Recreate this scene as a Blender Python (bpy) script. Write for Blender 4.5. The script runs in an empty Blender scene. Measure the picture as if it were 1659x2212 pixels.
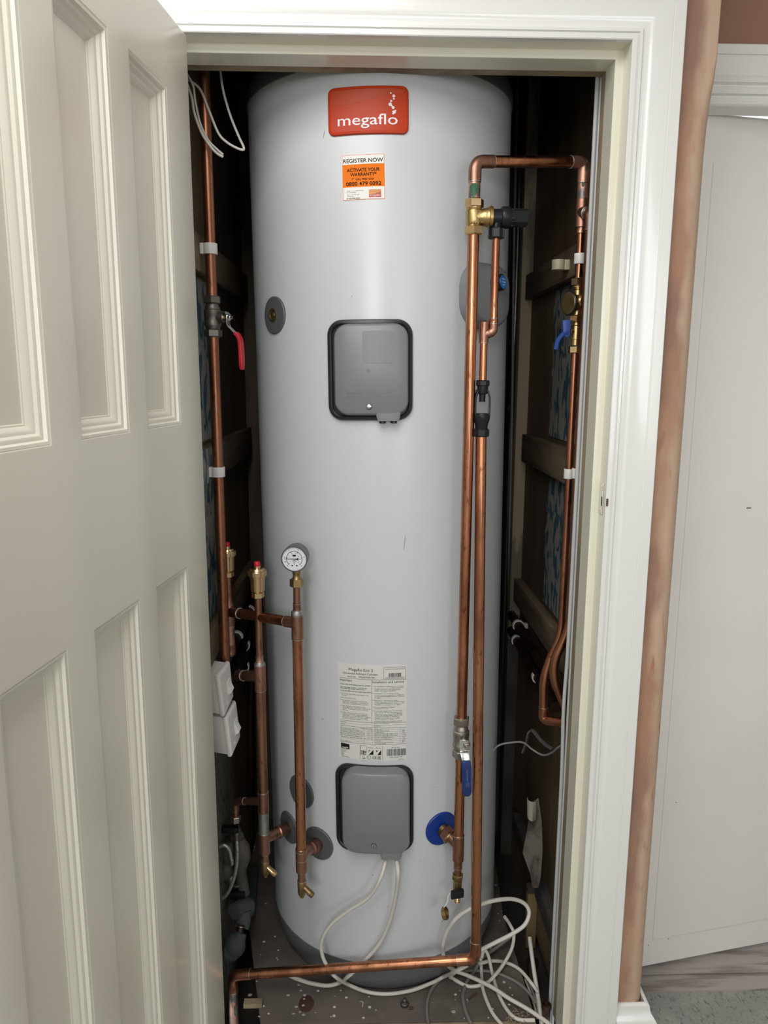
import bpy, bmesh, math, random
from mathutils import Vector, Matrix
random.seed(7)
S = bpy.context.scene
COL = S.collection
PI = math.pi

# ------------------------------------------------------------------ camera
W, H, F = 1659.0, 2212.0, 1600.0
CAM = Vector((0, 0, 1.41))
_p, _y, _r = math.radians(10.25), math.radians(1.6), math.radians(0.26)
FW = Vector((math.sin(_y) * math.cos(_p), math.cos(_y) * math.cos(_p), -math.sin(_p)))
RT0 = Vector((math.cos(_y), -math.sin(_y), 0))
UP0 = RT0.cross(FW)
RT = RT0 * math.cos(_r) + UP0 * math.sin(_r)
UP = UP0 * math.cos(_r) - RT0 * math.sin(_r)
cd = bpy.data.cameras.new('camera')
cd.sensor_fit = 'HORIZONTAL'; cd.sensor_width = 36.0; cd.lens = F / W * 36.0
cd.clip_start = 0.02; cd.clip_end = 100
cam = bpy.data.objects.new('camera', cd); COL.objects.link(cam)
cam.matrix_world = Matrix(((RT.x, UP.x, -FW.x, CAM.x), (RT.y, UP.y, -FW.y, CAM.y), (RT.z, UP.z, -FW.z, CAM.z), (0, 0, 0, 1)))
S.camera = cam

# ------------------------------------------------------------------ world, lights, exposure
wd = bpy.data.worlds.new('sky'); S.world = wd; wd.use_nodes = True
bg = wd.node_tree.nodes['Background']
bg.inputs[0].default_value = (0.86, 0.94, 1.0, 1); bg.inputs[1].default_value = 1.6
def area(name, loc, aim, sx, sy, power, col):
    l = bpy.data.lights.new(name, 'AREA'); l.shape = 'RECTANGLE'; l.size = sx; l.size_y = sy
    l.energy = power; l.color = col
    o = bpy.data.objects.new(name, l); COL.objects.link(o); o.location = loc
    o.rotation_euler = (Vector(aim) - Vector(loc)).to_track_quat('-Z', 'Y').to_euler()
    return o
area('window_daylight', (-0.62, -3.02, 1.92), (-0.45, 1.4, 1.4), 0.85, 0.85, 32, (0.965, 0.985, 1.0))
area('added_fill_right', (1.45, -3.02, 1.45), (0.6, 1.4, 1.2), 1.0, 1.3, 16.5, (0.965, 0.985, 1.0))  # added fill, no window known there; lifts the far door and evens the leaf
area('ceiling_light', (-0.48, -0.05, 2.43), (-0.48, -0.05, 0), 1.15, 1.7, 48, (1.0, 0.99, 0.97))
S.view_settings.view_transform = 'Standard'; S.view_settings.look = 'None'
S.view_settings.gamma = 1.0; S.view_settings.use_curve_mapping = False
S.view_settings.exposure = 0.0
S.cycles.use_denoising = True
S.cycles.max_bounces = 10; S.cycles.diffuse_bounces = 6; S.cycles.glossy_bounces = 5
S.cycles.caustics_reflective = False; S.cycles.caustics_refractive = False

# ------------------------------------------------------------------ helpers
def P(px, py, X=None, Y=None, Z=None):
    d = FW + RT * ((px - W / 2) / F) - UP * ((py - H / 2) / F)
    if Y is not None: t = (Y - CAM.y) / d.y
    elif X is not None: t = (X - CAM.x) / d.x
    else: t = (Z - CAM.z) / d.z
    return CAM + d * t

class MB:
    def __init__(s): s.v = []; s.f = []
    def add(s, vs, fs):
        b = len(s.v); s.v += [Vector(v) for v in vs]; s.f += [tuple(b + i for i in f) for f in fs]
    def box(s, x0, x1, y0, y1, z0, z1):
        vs = [(x, y, z) for x in (x0, x1) for y in (y0, y1) for z in (z0, z1)]
        s.add(vs, [(0, 1, 3, 2), (4, 6, 7, 5), (0, 4, 5, 1), (2, 3, 7, 6), (0, 2, 6, 4), (1, 5, 7, 3)]); return s
    def prism(s, poly, fn, a, b):
        n = len(poly)
        s.add([fn(p, a) for p in poly] + [fn(p, b) for p in poly],
              [tuple(range(n)), tuple(range(2 * n - 1, n - 1, -1))] + [(i, i + n, (i + 1) % n + n, (i + 1) % n) for i in range(n)])
        return s
    def rings(s, rings, cap0=True, cap1=True, closed=True):
        n = len(rings[0]); vs = [v for r in rings for v in r]; fs = []
        for i in range(len(rings) - 1):
            for j in range(n if closed else n - 1):
                k = (j + 1) % n
                fs.append((i * n + j, i * n + k, (i + 1) * n + k, (i + 1) * n + j))
        if cap0: fs.append(tuple(range(n - 1, -1, -1)))
        if cap1: fs.append(tuple(range((len(rings) - 1) * n, len(rings) * n)))
        s.add(vs, fs); return s
    def tube(s, pts, r, seg=16, caps=True, flat=1.0):
        pts = [Vector(p) for p in pts]
        rr = r if isinstance(r, (list, tuple)) else [r] * len(pts)
        T = []
        for i in range(len(pts)):
            a = pts[max(i - 1, 0)]; b = pts[min(i + 1, len(pts) - 1)]
            T.append((b - a).normalized())
        n = T[0].orthogonal().normalized(); rings = []
        for i, p in enumerate(pts):
            n = (n - T[i] * n.dot(T[i])); n = n.normalized() if n.length > 1e-6 else T[i].orthogonal().normalized()
            b = T[i].cross(n)
            rings.append([p + (n * math.cos(2 * PI * k / seg) + b * flat * math.sin(2 * PI * k / seg)) * rr[i] for k in range(seg)])
        return s.rings(rings, caps, caps)
    def lathe(s, p, ax, prof, seg=20, rot=0.0, caps=True):
        p = Vector(p); ax = Vector(ax).normalized()
        n = Vector((1, 0, 0)) if abs(ax.x) < 0.9 else Vector((0, 1, 0))
        n = (n - ax * n.dot(ax)).normalized(); b = ax.cross(n)
        rings = []
        for t, r in prof:
            rings.append([p + ax * t + (n * math.cos(rot + 2 * PI * k / seg) + b * math.sin(rot + 2 * PI * k / seg)) * max(r, 1e-5) for k in range(seg)])
        return s.rings(rings, caps, caps)
    def hexnut(s, a, b, r, rot=0.3):
        a, b = Vector(a), Vector(b); L = (b - a).length; c = r * 0.12
        return s.lathe(a, b - a, [(0, r - c), (c * .8, r), (L - c * .8, r), (L, r - c)], 6, rot)
    def sweep(s, path, prof, fn, closed=False):
        n = len(path); rings = []
        P2 = [Vector(p) for p in path]
        for i in range(n):
            if closed or 0 < i < n - 1:
                d0 = (P2[i] - P2[i - 1]).normalized(); d1 = (P2[(i + 1) % n] - P2[i]).normalized()
            elif i == 0: d0 = d1 = (P2[1] - P2[0]).normalized()
            else: d0 = d1 = (P2[i] - P2[i - 1]).normalized()
            n0 = Vector((d0.y, -d0.x)); n1 = Vector((d1.y, -d1.x))
            m = (n0 + n1) / (1 + n0.dot(n1))
            rings.append([fn(P2[i] + m * o, h) for o, h in prof])
        if closed: rings.append(rings[0])
        return s.rings(rings, not closed, not closed)

def empty_tag(o, label, cat, group=None, kind=None):
    if label: o['label'] = label
    if cat: o['category'] = cat
    if group: o['group'] = group
    if kind: o['kind'] = kind
    return o
def thing(name, label, cat, loc=(0, 0, 0), group=None):
    o = bpy.data.objects.new(name, None); COL.objects.link(o); o.location = loc; o.empty_display_size = 0.05
    return empty_tag(o, label, cat, group)
def origin(o):
    v = Vector((0, 0, 0))
    while o is not None: v += Vector(o.location); o = o.parent
    return v
def obj(name, mb, mat, parent=None, bevel=0.0, smooth=38, label=None, local=False, bseg=2):
    off = Vector((0, 0, 0))
    if parent is not None and not local: off = origin(parent)
    me = bpy.data.meshes.new(name)
    me.from_pydata([tuple(v - off) for v in mb.v], [], mb.f)
    bm = bmesh.new(); bm.from_mesh(me)
    bmesh.ops.remove_doubles(bm, verts=bm.verts, dist=1e-6)
    bmesh.ops.recalc_face_normals(bm, faces=bm.faces)
    if bevel:
        es = [e for e in bm.edges if len(e.link_faces) == 2 and e.calc_face_angle(0) > 0.6]
        bmesh.ops.bevel(bm, geom=es, offset=bevel, segments=bseg, affect='EDGES', profile=0.6, clamp_overlap=True)
    bm.to_mesh(me); bm.free()
    me.materials.append(mat)
    if smooth:
        me.shade_smooth(); me.set_sharp_from_angle(angle=math.radians(smooth))
    o = bpy.data.objects.new(name, me); COL.objects.link(o); o.parent = parent
    if label: o['label'] = label
    return o
def top(name, mb, mat, label, cat, group=None, **k):
    return empty_tag(obj(name, mb, mat, **k), label, cat, group)
def struct(name, mb, mat, parent=None, **k):
    o = obj(name, mb, mat, parent, **k)
    if parent is None: o['kind'] = 'structure'
    return o
def spline(pts, n=8):
    pts = [Vector(p) for p in pts]; out = []
    q = [pts[0] * 2 - pts[1]] + pts + [pts[-1] * 2 - pts[-2]]
    for i in range(1, len(q) - 2):
        for k in range(n):
            t = k / n; a, b, c, d = q[i - 1], q[i], q[i + 1], q[i + 2]
            out.append(0.5 * ((2 * b) + (c - a) * t + (2 * a - 5 * b + 4 * c - d) * t * t + (3 * b - a - 3 * c + d) * t ** 3))
    out.append(pts[-1]); return out
def fillet(pts, R, n=6):
    pts = [Vector(p) for p in pts]; out = [pts[0]]
    for i in range(1, len(pts) - 1):
        a, b, c = pts[i - 1], pts[i], pts[i + 1]
        d0 = (a - b).normalized(); d1 = (c - b).normalized()
        r = min(R, (a - b).length * .49, (c - b).length * .49)
        p0, p1 = b + d0 * r, b + d1 * r
        for k in range(n + 1):
            t = k / n; out.append(p0 * (1 - t) ** 2 + b * 2 * t * (1 - t) + p1 * t * t)
    out.append(pts[-1]); return out
def lerp(a, b, t): return Vector(a) * (1 - t) + Vector(b) * t

# text: flat glyph mesh of the built-in font
_tc = {}
def glyphs(s, bold=0.0):
    if (s, bold) in _tc: return _tc[(s, bold)]
    cu = bpy.data.curves.new('t', 'FONT'); cu.body = s; cu.size = 1.0; cu.resolution_u = 3; cu.offset = bold
    o = bpy.data.objects.new('t', cu)
    me = o.to_mesh()
    r = ([tuple(v.co) for v in me.vertices], [tuple(p.vertices) for p in me.polygons])
    o.to_mesh_clear(); bpy.data.objects.remove(o); bpy.data.curves.remove(cu)
    _tc[(s, bold)] = r; return r
def text(mb, s, fn, u, v, h, w=None, align='L', bold=0.0):
    """letters with cap height h at (u,v); fn maps (u,v) to a point"""
    vs, fs = glyphs(s, bold)
    if not vs: return
    xs = [a[0] for a in vs]; x0, x1 = min(xs), max(xs)
    sy = h / 0.70; sx = (w / (x1 - x0)) if w else sy
    wid = (x1 - x0) * sx
    o = u - (wid / 2 if align == 'C' else wid if align == 'R' else 0)
    mb.add([fn(o + (a[0] - x0) * sx, v + a[1] * sy) for a in vs], fs)

# ------------------------------------------------------------------ materials
def mat(name, base, rough=0.5, metal=0.0, noise=None, bump=None, coat=0.0, spec=0.5):
    m = bpy.data.materials.new(name); m.use_nodes = True
    nt = m.node_tree; b = nt.nodes['Principled BSDF']
    b.inputs['Base Color'].default_value = (*base, 1); b.inputs['Roughness'].default_value = rough
    b.inputs['Metallic'].default_value = metal; b.inputs['Coat Weight'].default_value = coat
    b.inputs['Specular IOR Level'].default_value = spec; b.inputs['Coat Roughness'].default_value = 0.08
    tc = nt.nodes.new('ShaderNodeTexCoord')
    def nz(scale, stretch=(1, 1, 1), detail=4, dist=0.0):
        mp = nt.nodes.new('ShaderNodeMapping'); mp.inputs['Scale'].default_value = stretch
        nt.links.new(tc.outputs['Object'], mp.inputs[0])
        n = nt.nodes.new('ShaderNodeTexNoise'); n.inputs['Scale'].default_value = scale; n.inputs['Detail'].default_value = detail
        n.inputs['Distortion'].default_value = dist
        nt.links.new(mp.outputs[0], n.inputs['Vector']); return n
    if noise:
        cur = None
        for (c2, scale, stretch, lo, hi) in noise:
            n = nz(scale, stretch)
            rp = nt.nodes.new('ShaderNodeMapRange'); rp.inputs[1].default_value = lo; rp.inputs[2].default_value = hi
            nt.links.new(n.outputs[0], rp.inputs[0])
            mx = nt.nodes.new('ShaderNodeMix'); mx.data_type = 'RGBA'
            if cur is None: mx.inputs[6].default_value = (*base, 1)
            else: nt.links.new(cur, mx.inputs[6])
            mx.inputs[7].default_value = (*c2, 1); nt.links.new(rp.outputs[0], mx.inputs[0]); cur = mx.outputs[2]
        nt.links.new(cur, b.inputs['Base Color'])
    if bump:
        scale, stretch, dist, st = bump
        n = nz(scale, stretch, 5); bp = nt.nodes.new('ShaderNodeBump'); bp.inputs['Distance'].default_value = dist
        bp.inputs['Strength'].default_value = st
        nt.links.new(n.outputs[0], bp.inputs['Height']); nt.links.new(bp.outputs[0], b.inputs['Normal'])
    return m
def rough_noise(m, scale, stretch, lo, hi):
    nt = m.node_tree; b = nt.nodes['Principled BSDF']
    tc = nt.nodes.new('ShaderNodeTexCoord'); mp = nt.nodes.new('ShaderNodeMapping'); mp.inputs['Scale'].default_value = stretch
    nt.links.new(tc.outputs['Object'], mp.inputs[0])
    n = nt.nodes.new('ShaderNodeTexNoise'); n.inputs['Scale'].default_value = scale; n.inputs['Detail'].default_value = 4
    nt.links.new(mp.outputs[0], n.inputs['Vector'])
    r = nt.nodes.new('ShaderNodeMapRange'); r.inputs[1].default_value = .3; r.inputs[2].default_value = .7
    r.inputs[3].default_value = lo; r.inputs[4].default_value = hi
    nt.links.new(n.outputs[0], r.inputs[0]); nt.links.new(r.outputs[0], b.inputs['Roughness']); return m

M_gloss = mat('white_gloss_paint', (.74, .738, .715), .20, coat=.35, bump=(60, (1, 1, .3), .0006, .35))
M_cream = mat('cream_eggshell_paint', (.74, .715, .60), .24, coat=.2, bump=(90, (1, 1, .2), .0004, .25))
M_leaf = mat('beige_gloss_paint', (.75, .72, .62), .30, coat=.13, bump=(25, (1, 1, .35), .0006, .2))
M_door2 = mat('white_door_paint', (.83, .805, .765), .45, noise=[((.77, .74, .695), 2.2, (1, 1, 1), .45, .75)])
M_plaster = mat('brown_finishing_plaster', (.29, .155, .105), .75,
                noise=[((.215, .122, .095), 5.0, (1, 1, .35), .46, .62), ((.38, .23, .155), 7, (1.5, 1, .35), .60, .8)], bump=(140, (1, 1, 1), .0006, .3))
def plaster_edge():
    # skim of a paler plaster trowelled along the arris, with a ragged boundary
    m = mat('brown_plaster_with_pale_skimmed_edge', (.33, .20, .145), .7, bump=(140, (1, 1, 1), .0006, .3))
    nt = m.node_tree; b = nt.nodes['Principled BSDF']
    tc = nt.nodes.new('ShaderNodeTexCoord')
    def N(scale, st, d=5):
        mp = nt.nodes.new('ShaderNodeMapping'); mp.inputs['Scale'].default_value = st
        nt.links.new(tc.outputs['Object'], mp.inputs[0])
        n = nt.nodes.new('ShaderNodeTexNoise'); n.inputs['Scale'].default_value = scale; n.inputs['Detail'].default_value = d
        nt.links.new(mp.outputs[0], n.inputs['Vector']); return n.outputs[0]
    def math_(op, a, c):
        q = nt.nodes.new('ShaderNodeMath'); q.operation = op
        for i, x in enumerate((a, c)):
            if isinstance(x, (int, float)): q.inputs[i].default_value = x
            else: nt.links.new(x, q.inputs[i])
        return q.outputs[0]
    def mix(f, A, Bc):
        x = nt.nodes.new('ShaderNodeMix'); x.data_type = 'RGBA'
        for i, c in ((6, A), (7, Bc)):
            if isinstance(c, tuple): x.inputs[i].default_value = (*c, 1)
            else: nt.links.new(c, x.inputs[i])
        nt.links.new(f, x.inputs[0]); return x.outputs[2]
    def rng(v, lo, hi):
        r = nt.nodes.new('ShaderNodeMapRange'); r.inputs[1].default_value = lo; r.inputs[2].default_value = hi
        nt.links.new(v, r.inputs[0]); return r.outputs[0]
    sp = nt.nodes.new('ShaderNodeSeparateXYZ'); nt.links.new(tc.outputs['Object'], sp.inputs[0])
    c = mix(rng(N(9, (1, 1, .45), 8), .44, .66), (.37, .205, .130), (.25, .143, .110))
    c = mix(rng(N(14, (1, 1, .35), 8), .50, .68), c, (.43, .265, .175))
    # distance to the arris, broken up by noise
    e = math_('ADD', sp.outputs[0], math_('MULTIPLY', math_('SUBTRACT', N(13, (1, 1, .5), 10), .5), .075))
    e = math_('SUBTRACT', e, math_('MULTIPLY', sp.outputs[2], .008))
    c = mix(rng(e, .563, .580), c, (.50, .35, .25))
    c = mix(rng(N(60, (1, 1, .25), 6), .60, .72), c, (.36, .18, .10))
    nt.links.new(c, b.inputs['Base Color']); return m
M_pier = plaster_edge()
M_room = mat('pale_room_wall', (.60, .575, .53), .85, noise=[((.55, .52, .47), 1.5, (1, 1, 1), .45, .6)])
M_ceil = mat('ceiling_white', (.75, .74, .72), .9)
M_dark = mat('shade_darkened_board', (.045, .035, .028), .8, noise=[((.02, .018, .018), 4, (1, 1, .4), .4, .6)])  # near-black base puts the cupboard's deep shade into the colour
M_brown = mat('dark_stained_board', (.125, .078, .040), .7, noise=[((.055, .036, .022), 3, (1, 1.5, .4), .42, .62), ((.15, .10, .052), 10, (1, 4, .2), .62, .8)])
M_batten = mat('old_timber_batten', (.155, .108, .062), .75, noise=[((.08, .056, .035), 12, (1, .3, 2), .4, .6)], bump=(60, (1, .2, 1), .001, .5))
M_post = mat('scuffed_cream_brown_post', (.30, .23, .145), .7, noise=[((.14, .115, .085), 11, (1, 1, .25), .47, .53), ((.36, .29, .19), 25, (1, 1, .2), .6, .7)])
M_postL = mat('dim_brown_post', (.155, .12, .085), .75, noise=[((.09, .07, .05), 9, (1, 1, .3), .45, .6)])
M_black = mat('black_gloss_tar', (.012, .012, .014), .25, noise=[((.05, .05, .05), 60, (1, 1, .4), .68, .72)], bump=(40, (1, 1, .3), .002, .5))
def wallpaper():
    m = mat('blue_leaf_wallpaper', (.30, .285, .25), .8)
    nt = m.node_tree; b = nt.nodes['Principled BSDF']
    tc = nt.nodes.new('ShaderNodeTexCoord'); mp = nt.nodes.new('ShaderNodeMapping'); mp.inputs['Scale'].default_value = (1, 1, .45)
    nt.links.new(tc.outputs['Object'], mp.inputs[0])
    n = nt.nodes.new('ShaderNodeTexNoise'); n.inputs['Scale'].default_value = 42; n.inputs['Detail'].default_value = 1.5; n.inputs['Distortion'].default_value = .6
    nt.links.new(mp.outputs[0], n.inputs['Vector'])
    r = nt.nodes.new('ShaderNodeValToRGB'); e = r.color_ramp.elements
    e[0].position = .46; e[0].color = (.020, .075, .108, 1); e[1].position = .50; e[1].color = (.215, .205, .178, 1)
    x = e.new(.40); x.color = (.022, .062, .09, 1)
    nt.links.new(n.outputs[0], r.inputs[0]); nt.links.new(r.outputs[0], b.inputs['Base Color']); return m
M_wallp = wallpaper()
M_speck = mat('grey_specked_lino', (.12, .115, .095), .8, noise=[((.05, .048, .042), 90, (1, 1, .35), .55, .6)])
def floor_mat():
    m = mat('paint_spotted_hardboard', (.118, .098, .083), .6, noise=[((.075, .062, .053), 6, (1, 1, 1), .4, .65), ((.15, .128, .11), 14, (1, 1, 1), .6, .8)], bump=(80, (1, 1, 1), .0008, .4))
    nt = m.node_tree; b = nt.nodes['Principled BSDF']; src = b.inputs['Base Color'].links[0].from_socket
    tc = nt.nodes.new('ShaderNodeTexCoord'); v = nt.nodes.new('ShaderNodeTexVoronoi'); v.inputs['Scale'].default_value = 75
    v.inputs['Randomness'].default_value = 1
    nt.links.new(tc.outputs['Object'], v.inputs['Vector'])
    sp = nt.nodes.new('ShaderNodeSeparateColor'); nt.links.new(v.outputs['Color'], sp.inputs[0])
    rr = nt.nodes.new('ShaderNodeMapRange'); rr.inputs[1].default_value = .72; rr.inputs[2].default_value = 1; rr.inputs[3].default_value = 0; rr.inputs[4].default_value = .28
    nt.links.new(sp.outputs[0], rr.inputs[0])
    lt = nt.nodes.new('ShaderNodeMath'); lt.operation = 'LESS_THAN'
    nt.links.new(v.outputs['Distance'], lt.inputs[0]); nt.links.new(rr.outputs[0], lt.inputs[1])
    mx = nt.nodes.new('ShaderNodeMix'); mx.data_type = 'RGBA'; nt.links.new(src, mx.inputs[6]); mx.inputs[7].default_value = (.50, .48, .45, 1)
    nt.links.new(lt.outputs[0], mx.inputs[0]); nt.links.new(mx.outputs[2], b.inputs['Base Color']); return m
M_floor = floor_mat()
M_carpet = mat('grey_green_carpet', (.25, .255, .235), .95, noise=[((.32, .32, .295), 9, (1, 1, 1), .45, .65), ((.14, .145, .135), 160, (1, .5, 1), .55, .7)], bump=(220, (1, .6, 1), .004, .9))
M_thresh = mat('weathered_grey_board', (.33, .295, .275), .8, noise=[((.20, .17, .155), 18, (.25, 3, 1), .48, .62), ((.42, .37, .34), 5, (.4, 2, 1), .6, .8)], bump=(40, (.2, 3, 1), .002, .6))
M_shell = mat('cylinder_white_steel', (.545, .56, .58), .27, spec=.5, bump=(380, (1, 1, 1), .00035, .35))
M_cap = mat('cylinder_top_cap_grey', (.11, .115, .13), .6)
M_base = mat('cylinder_base_grey', (.13, .135, .145), .5)
M_grey = mat('cover_grey_plastic', (.185, .19, .196), .38)
M_grey2 = mat('cover_grey_dark_print', (.15, .155, .16), .42)
M_gasket = mat('black_rubber', (.012, .015, .015), .35)
M_disc = mat('escutcheon_grey', (.085, .09, .09), .5)
M_blue = mat('escutcheon_blue', (.003, .032, .215), .4)
M_bluegrip = mat('blue_vinyl_grip', (.006, .026, .125), .4)
M_blueplastic = mat('blue_lever_plastic', (.035, .075, .30), .4)
M_red = mat('red_vinyl_grip', (.42, .018, .03), .3)
M_redcap = mat('red_cap', (.52, .012, .03), .4)
M_orange = mat('badge_orange', (.43, .034, .003), .42, spec=.25)
M_orange2 = mat('badge_orange_pale', (.41, .046, .010), .42, spec=.25)
M_print = mat('badge_white_print', (.72, .64, .66), .4)
M_paper = mat('label_paper', (.74, .73, .70), .6, spec=.25)
M_paper2 = mat('label_paper_grey', (.62, .61, .58), .5)
M_stick_or = mat('sticker_orange', (.76, .165, .002), .6, spec=.2)
M_logo1 = mat('sticker_logo_amber', (.55, .22, .05), .45)
M_logo2 = mat('sticker_logo_red', (.45, .06, .03), .45)
M_ink = mat('black_ink', (.012, .012, .013), .75, spec=.15)
M_ink2 = mat('grey_ink', (.075, .075, .08), .75, spec=.15)
def copper(name, c, dull, rough=(.22, .42), amt=(.52, .66)):
    m = mat(name, c, .3, 1.0, noise=[(dull, 22, (1, 1, .25), amt[0], amt[1]), (tuple(x * .72 for x in dull), 130, (1, 1, .35), .60, .70)])
    return rough_noise(m, 35, (1, 1, .2), *rough)
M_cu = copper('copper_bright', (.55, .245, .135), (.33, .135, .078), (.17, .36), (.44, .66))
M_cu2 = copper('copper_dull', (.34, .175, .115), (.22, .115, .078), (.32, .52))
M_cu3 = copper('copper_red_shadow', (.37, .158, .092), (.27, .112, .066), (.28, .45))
M_cufit = copper('copper_fitting', (.38, .20, .145), (.27, .14, .10), (.34, .5))
M_cuold = copper('copper_old_dark', (.11, .065, .048), (.06, .04, .032), (.45, .6))
M_flux = mat('copper_fluxed', (.52, .28, .20), .45, .9, noise=[((.17, .165, .155), 48, (1, 1, .7), .50, .58), ((.62, .36, .28), 70, (1, 1, .6), .62, .70)])
M_green = mat('green_flux_stain', (.018, .085, .040), .6, noise=[((.10, .15, .09), 150, (1, 1, .5), .5, .65)])
M_solder = mat('solder_ring', (.50, .48, .45), .35, 1.0)
M_solder_grey = mat('tinned_sleeve', (.40, .40, .385), .5, 1.0, noise=[((.24, .24, .235), 60, (1, 1, .4), .5, .65)])
M_brass = rough_noise(mat('brass', (.52, .37, .17), .3, 1.0, noise=[((.46, .31, .12), 30, (1, 1, 1), .45, .7)], bump=(500, (1, 1, 1), .0003, .3)), 50, (1, 1, 1), .26, .42)
M_brassn = mat('brass_nut_polished', (.72, .52, .29), .24, 1.0)
M_brassd = mat('brass_dull', (.36, .25, .12), .42, 1.0, noise=[((.26, .17, .09), 60, (1, 1, 1), .45, .65)])
M_nickel = mat('nickel_valve', (.40, .375, .33), .42, 1.0, noise=[((.32, .30, .26), 80, (1, 1, 1), .4, .7)])
M_nickeld = mat('dull_nickel_valve', (.20, .185, .165), .5, 1.0)
M_steel = mat('chromed_steel', (.74, .75, .76), .18, 1.0)
M_blackp = mat('black_plastic', (.010, .011, .013), .38, spec=.3)
M_white = mat('white_plastic', (.66, .64, .62), .35)
M_ivory = mat('aged_ivory_plastic', (.46, .41, .28), .45)
M_cable = mat('white_pvc_cable', (.56, .53, .48), .42)
M_cabled = mat('paint_spotted_white_cable', (.54, .51, .46), .45, noise=[((.10, .05, .035), 38, (1, 1, 1), .68, .70)])
M_cableg = mat('grey_pvc_cable', (.16, .155, .145), .5)
M_cablelg = mat('pale_grey_cable', (.44, .45, .45), .42)
M_lag = mat('grey_pipe_lagging', (.055, .064, .066), .9, bump=(30, (1, 1, 1), .004, .6))
M_pump = mat('grimy_cast_iron', (.10, .088, .075), .7, noise=[((.06, .055, .05), 25, (1, 1, 1), .4, .6), ((.20, .05, .03), 12, (1, 1, 1), .66, .7)])
M_braid = mat('braided_steel_hose', (.48, .47, .45), .4, .8)
M_paperback = mat('torn_wallpaper_back', (.15, .135, .112), .9, noise=[((.065, .055, .042), 25, (1, 1, .5), .45, .55), ((.34, .06, .035), 14, (1, 1, 1), .66, .68)])
M_papercurl = mat('wallpaper_curl', (.34, .31, .25), .8)
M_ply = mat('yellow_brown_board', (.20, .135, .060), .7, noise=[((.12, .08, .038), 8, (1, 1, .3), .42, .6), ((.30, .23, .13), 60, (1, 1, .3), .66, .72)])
M_darktimber = mat('dark_timber_and_shade', (.055, .048, .042), .85, noise=[((.025, .022, .02), 14, (1, 1, .3), .4, .6)])  # dark grey rail and cap; also gives the lower corner post its shade
M_wood = mat('rough_softwood', (.30, .235, .15), .8, noise=[((.19, .145, .095), 12, (1, 1, .2), .45, .6)])
M_stick = mat('spotted_pale_stick', (.33, .30, .24), .75, noise=[((.09, .05, .035), 60, (1, 1, 1), .66, .68)])
M_splat = mat('dried_paint_splash', (.33, .315, .29), .7)
M_stain = mat('dark_red_stain', (.06, .026, .024), .5)
M_glass = mat('gauge_face_white', (.68, .69, .72), .2, coat=.6)
M_chromeblk = mat('gauge_case_grey', (.085, .085, .085), .3)

# ================================================================== the setting
XR, XL, ZT = 0.457, -0.331, 1.977           # clear rebate of the cupboard door frame
FY = 1.38                                   # face of the cupboard's front wall
WXL, WXR, WYB = -0.345, 0.490, 2.32         # cupboard side and back walls

m = MB(); m.box(-1.7, XL - .03, FY + .004, 1.492, -.06, 2.45); m.box(XL - .03, XR + .03, FY + .004, 1.492, ZT + .03, 2.45)
struct('wall_front', m, M_plaster)
# pier at the right end of that wall: square arris above, bullnose below
m = MB(); rings = []
for z, r in ((-.06, .030), (1.70, .030), (1.80, .030), (1.85, .026), (1.89, .018), (1.925, .009), (1.96, .003), (2.45, .003)):
    ex = .6105 if z > 1.9 else .6095
    ring = [(XR + .03, FY + .004, z), (.553, FY + .001, z)]
    for k in range(7):
        a = -PI / 2 + k / 6 * PI / 2
        ring.append((ex - r + r * math.cos(a), FY + r + r * math.sin(a), z))
    ring += [(ex, 1.60, z), (XR + .03, 1.60, z)]
    rings.append(ring)
m.rings(rings); struct('wall_pier', m, M_pier, smooth=50)
m = MB(); m.box(.61, 2.4, 1.57, 1.66, 2.045, 2.45); m.box(1.46, 2.4, 1.57, 1.66, -.06, 2.045); m.box(.6095, .664, 1.57, 1.66, -.06, 2.045)
struct('wall_recess', m, M_plaster)
m = MB(); m.box(-1.78, -1.7, -3.1, 1.492, -.06, 2.45); struct('wall_room_left', m, M_room)
m = MB(); m.box(2.4, 2.48, -3.1, 1.66, -.06, 2.45); struct('wall_room_right', m, M_room)
m = MB(); m.box(-1.78, -1.13, -3.1, -2.98, -.06, 2.45); m.box(-.11, .93, -3.1, -2.98, -.06, 2.45); m.box(1.97, 2.48, -3.1, -2.98, -.06, 2.45); m.box(.93, 1.97, -3.1, -2.98, -.06, .78); m.box(.93, 1.97, -3.1, -2.98, 2.12, 2.45)  # right-hand opening is added for the fill lamp behind it
m.box(-1.13, -.11, -3.1, -2.98, -.06, 1.48); m.box(-1.13, -.11, -3.1, -2.98, 2.36, 2.45); struct('wall_room_back', m, M_room)
m = MB(); m.box(-1.78, 2.48, -3.1, 1.66, 2.45, 2.5); struct('ceiling', m, M_ceil)
m = MB(); m.box(-1.78, 2.48, -3.1, 1.4, -.1, -.06); m.box(.6, 2.48, 1.4, 1.548, -.1, -.06); struct('floor', m, M_carpet)
# bare boards across the far doorway: two planks of the next room's floor
fb = thing('floor_boards', None, None, (.6, 1.548, -.1)); fb['kind'] = 'structure'
for a, b, dz in ((1.548, 1.606, 0), (1.6085, 1.76, .001), (1.763, 1.92, -.001), (1.923, 2.08, 0), (2.083, 2.6, 0)):
    m = MB(); m.box(.612, 2.4, a, b, -.095, -.064 + dz); obj('plank', m, M_thresh, fb, bevel=.002)

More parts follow.
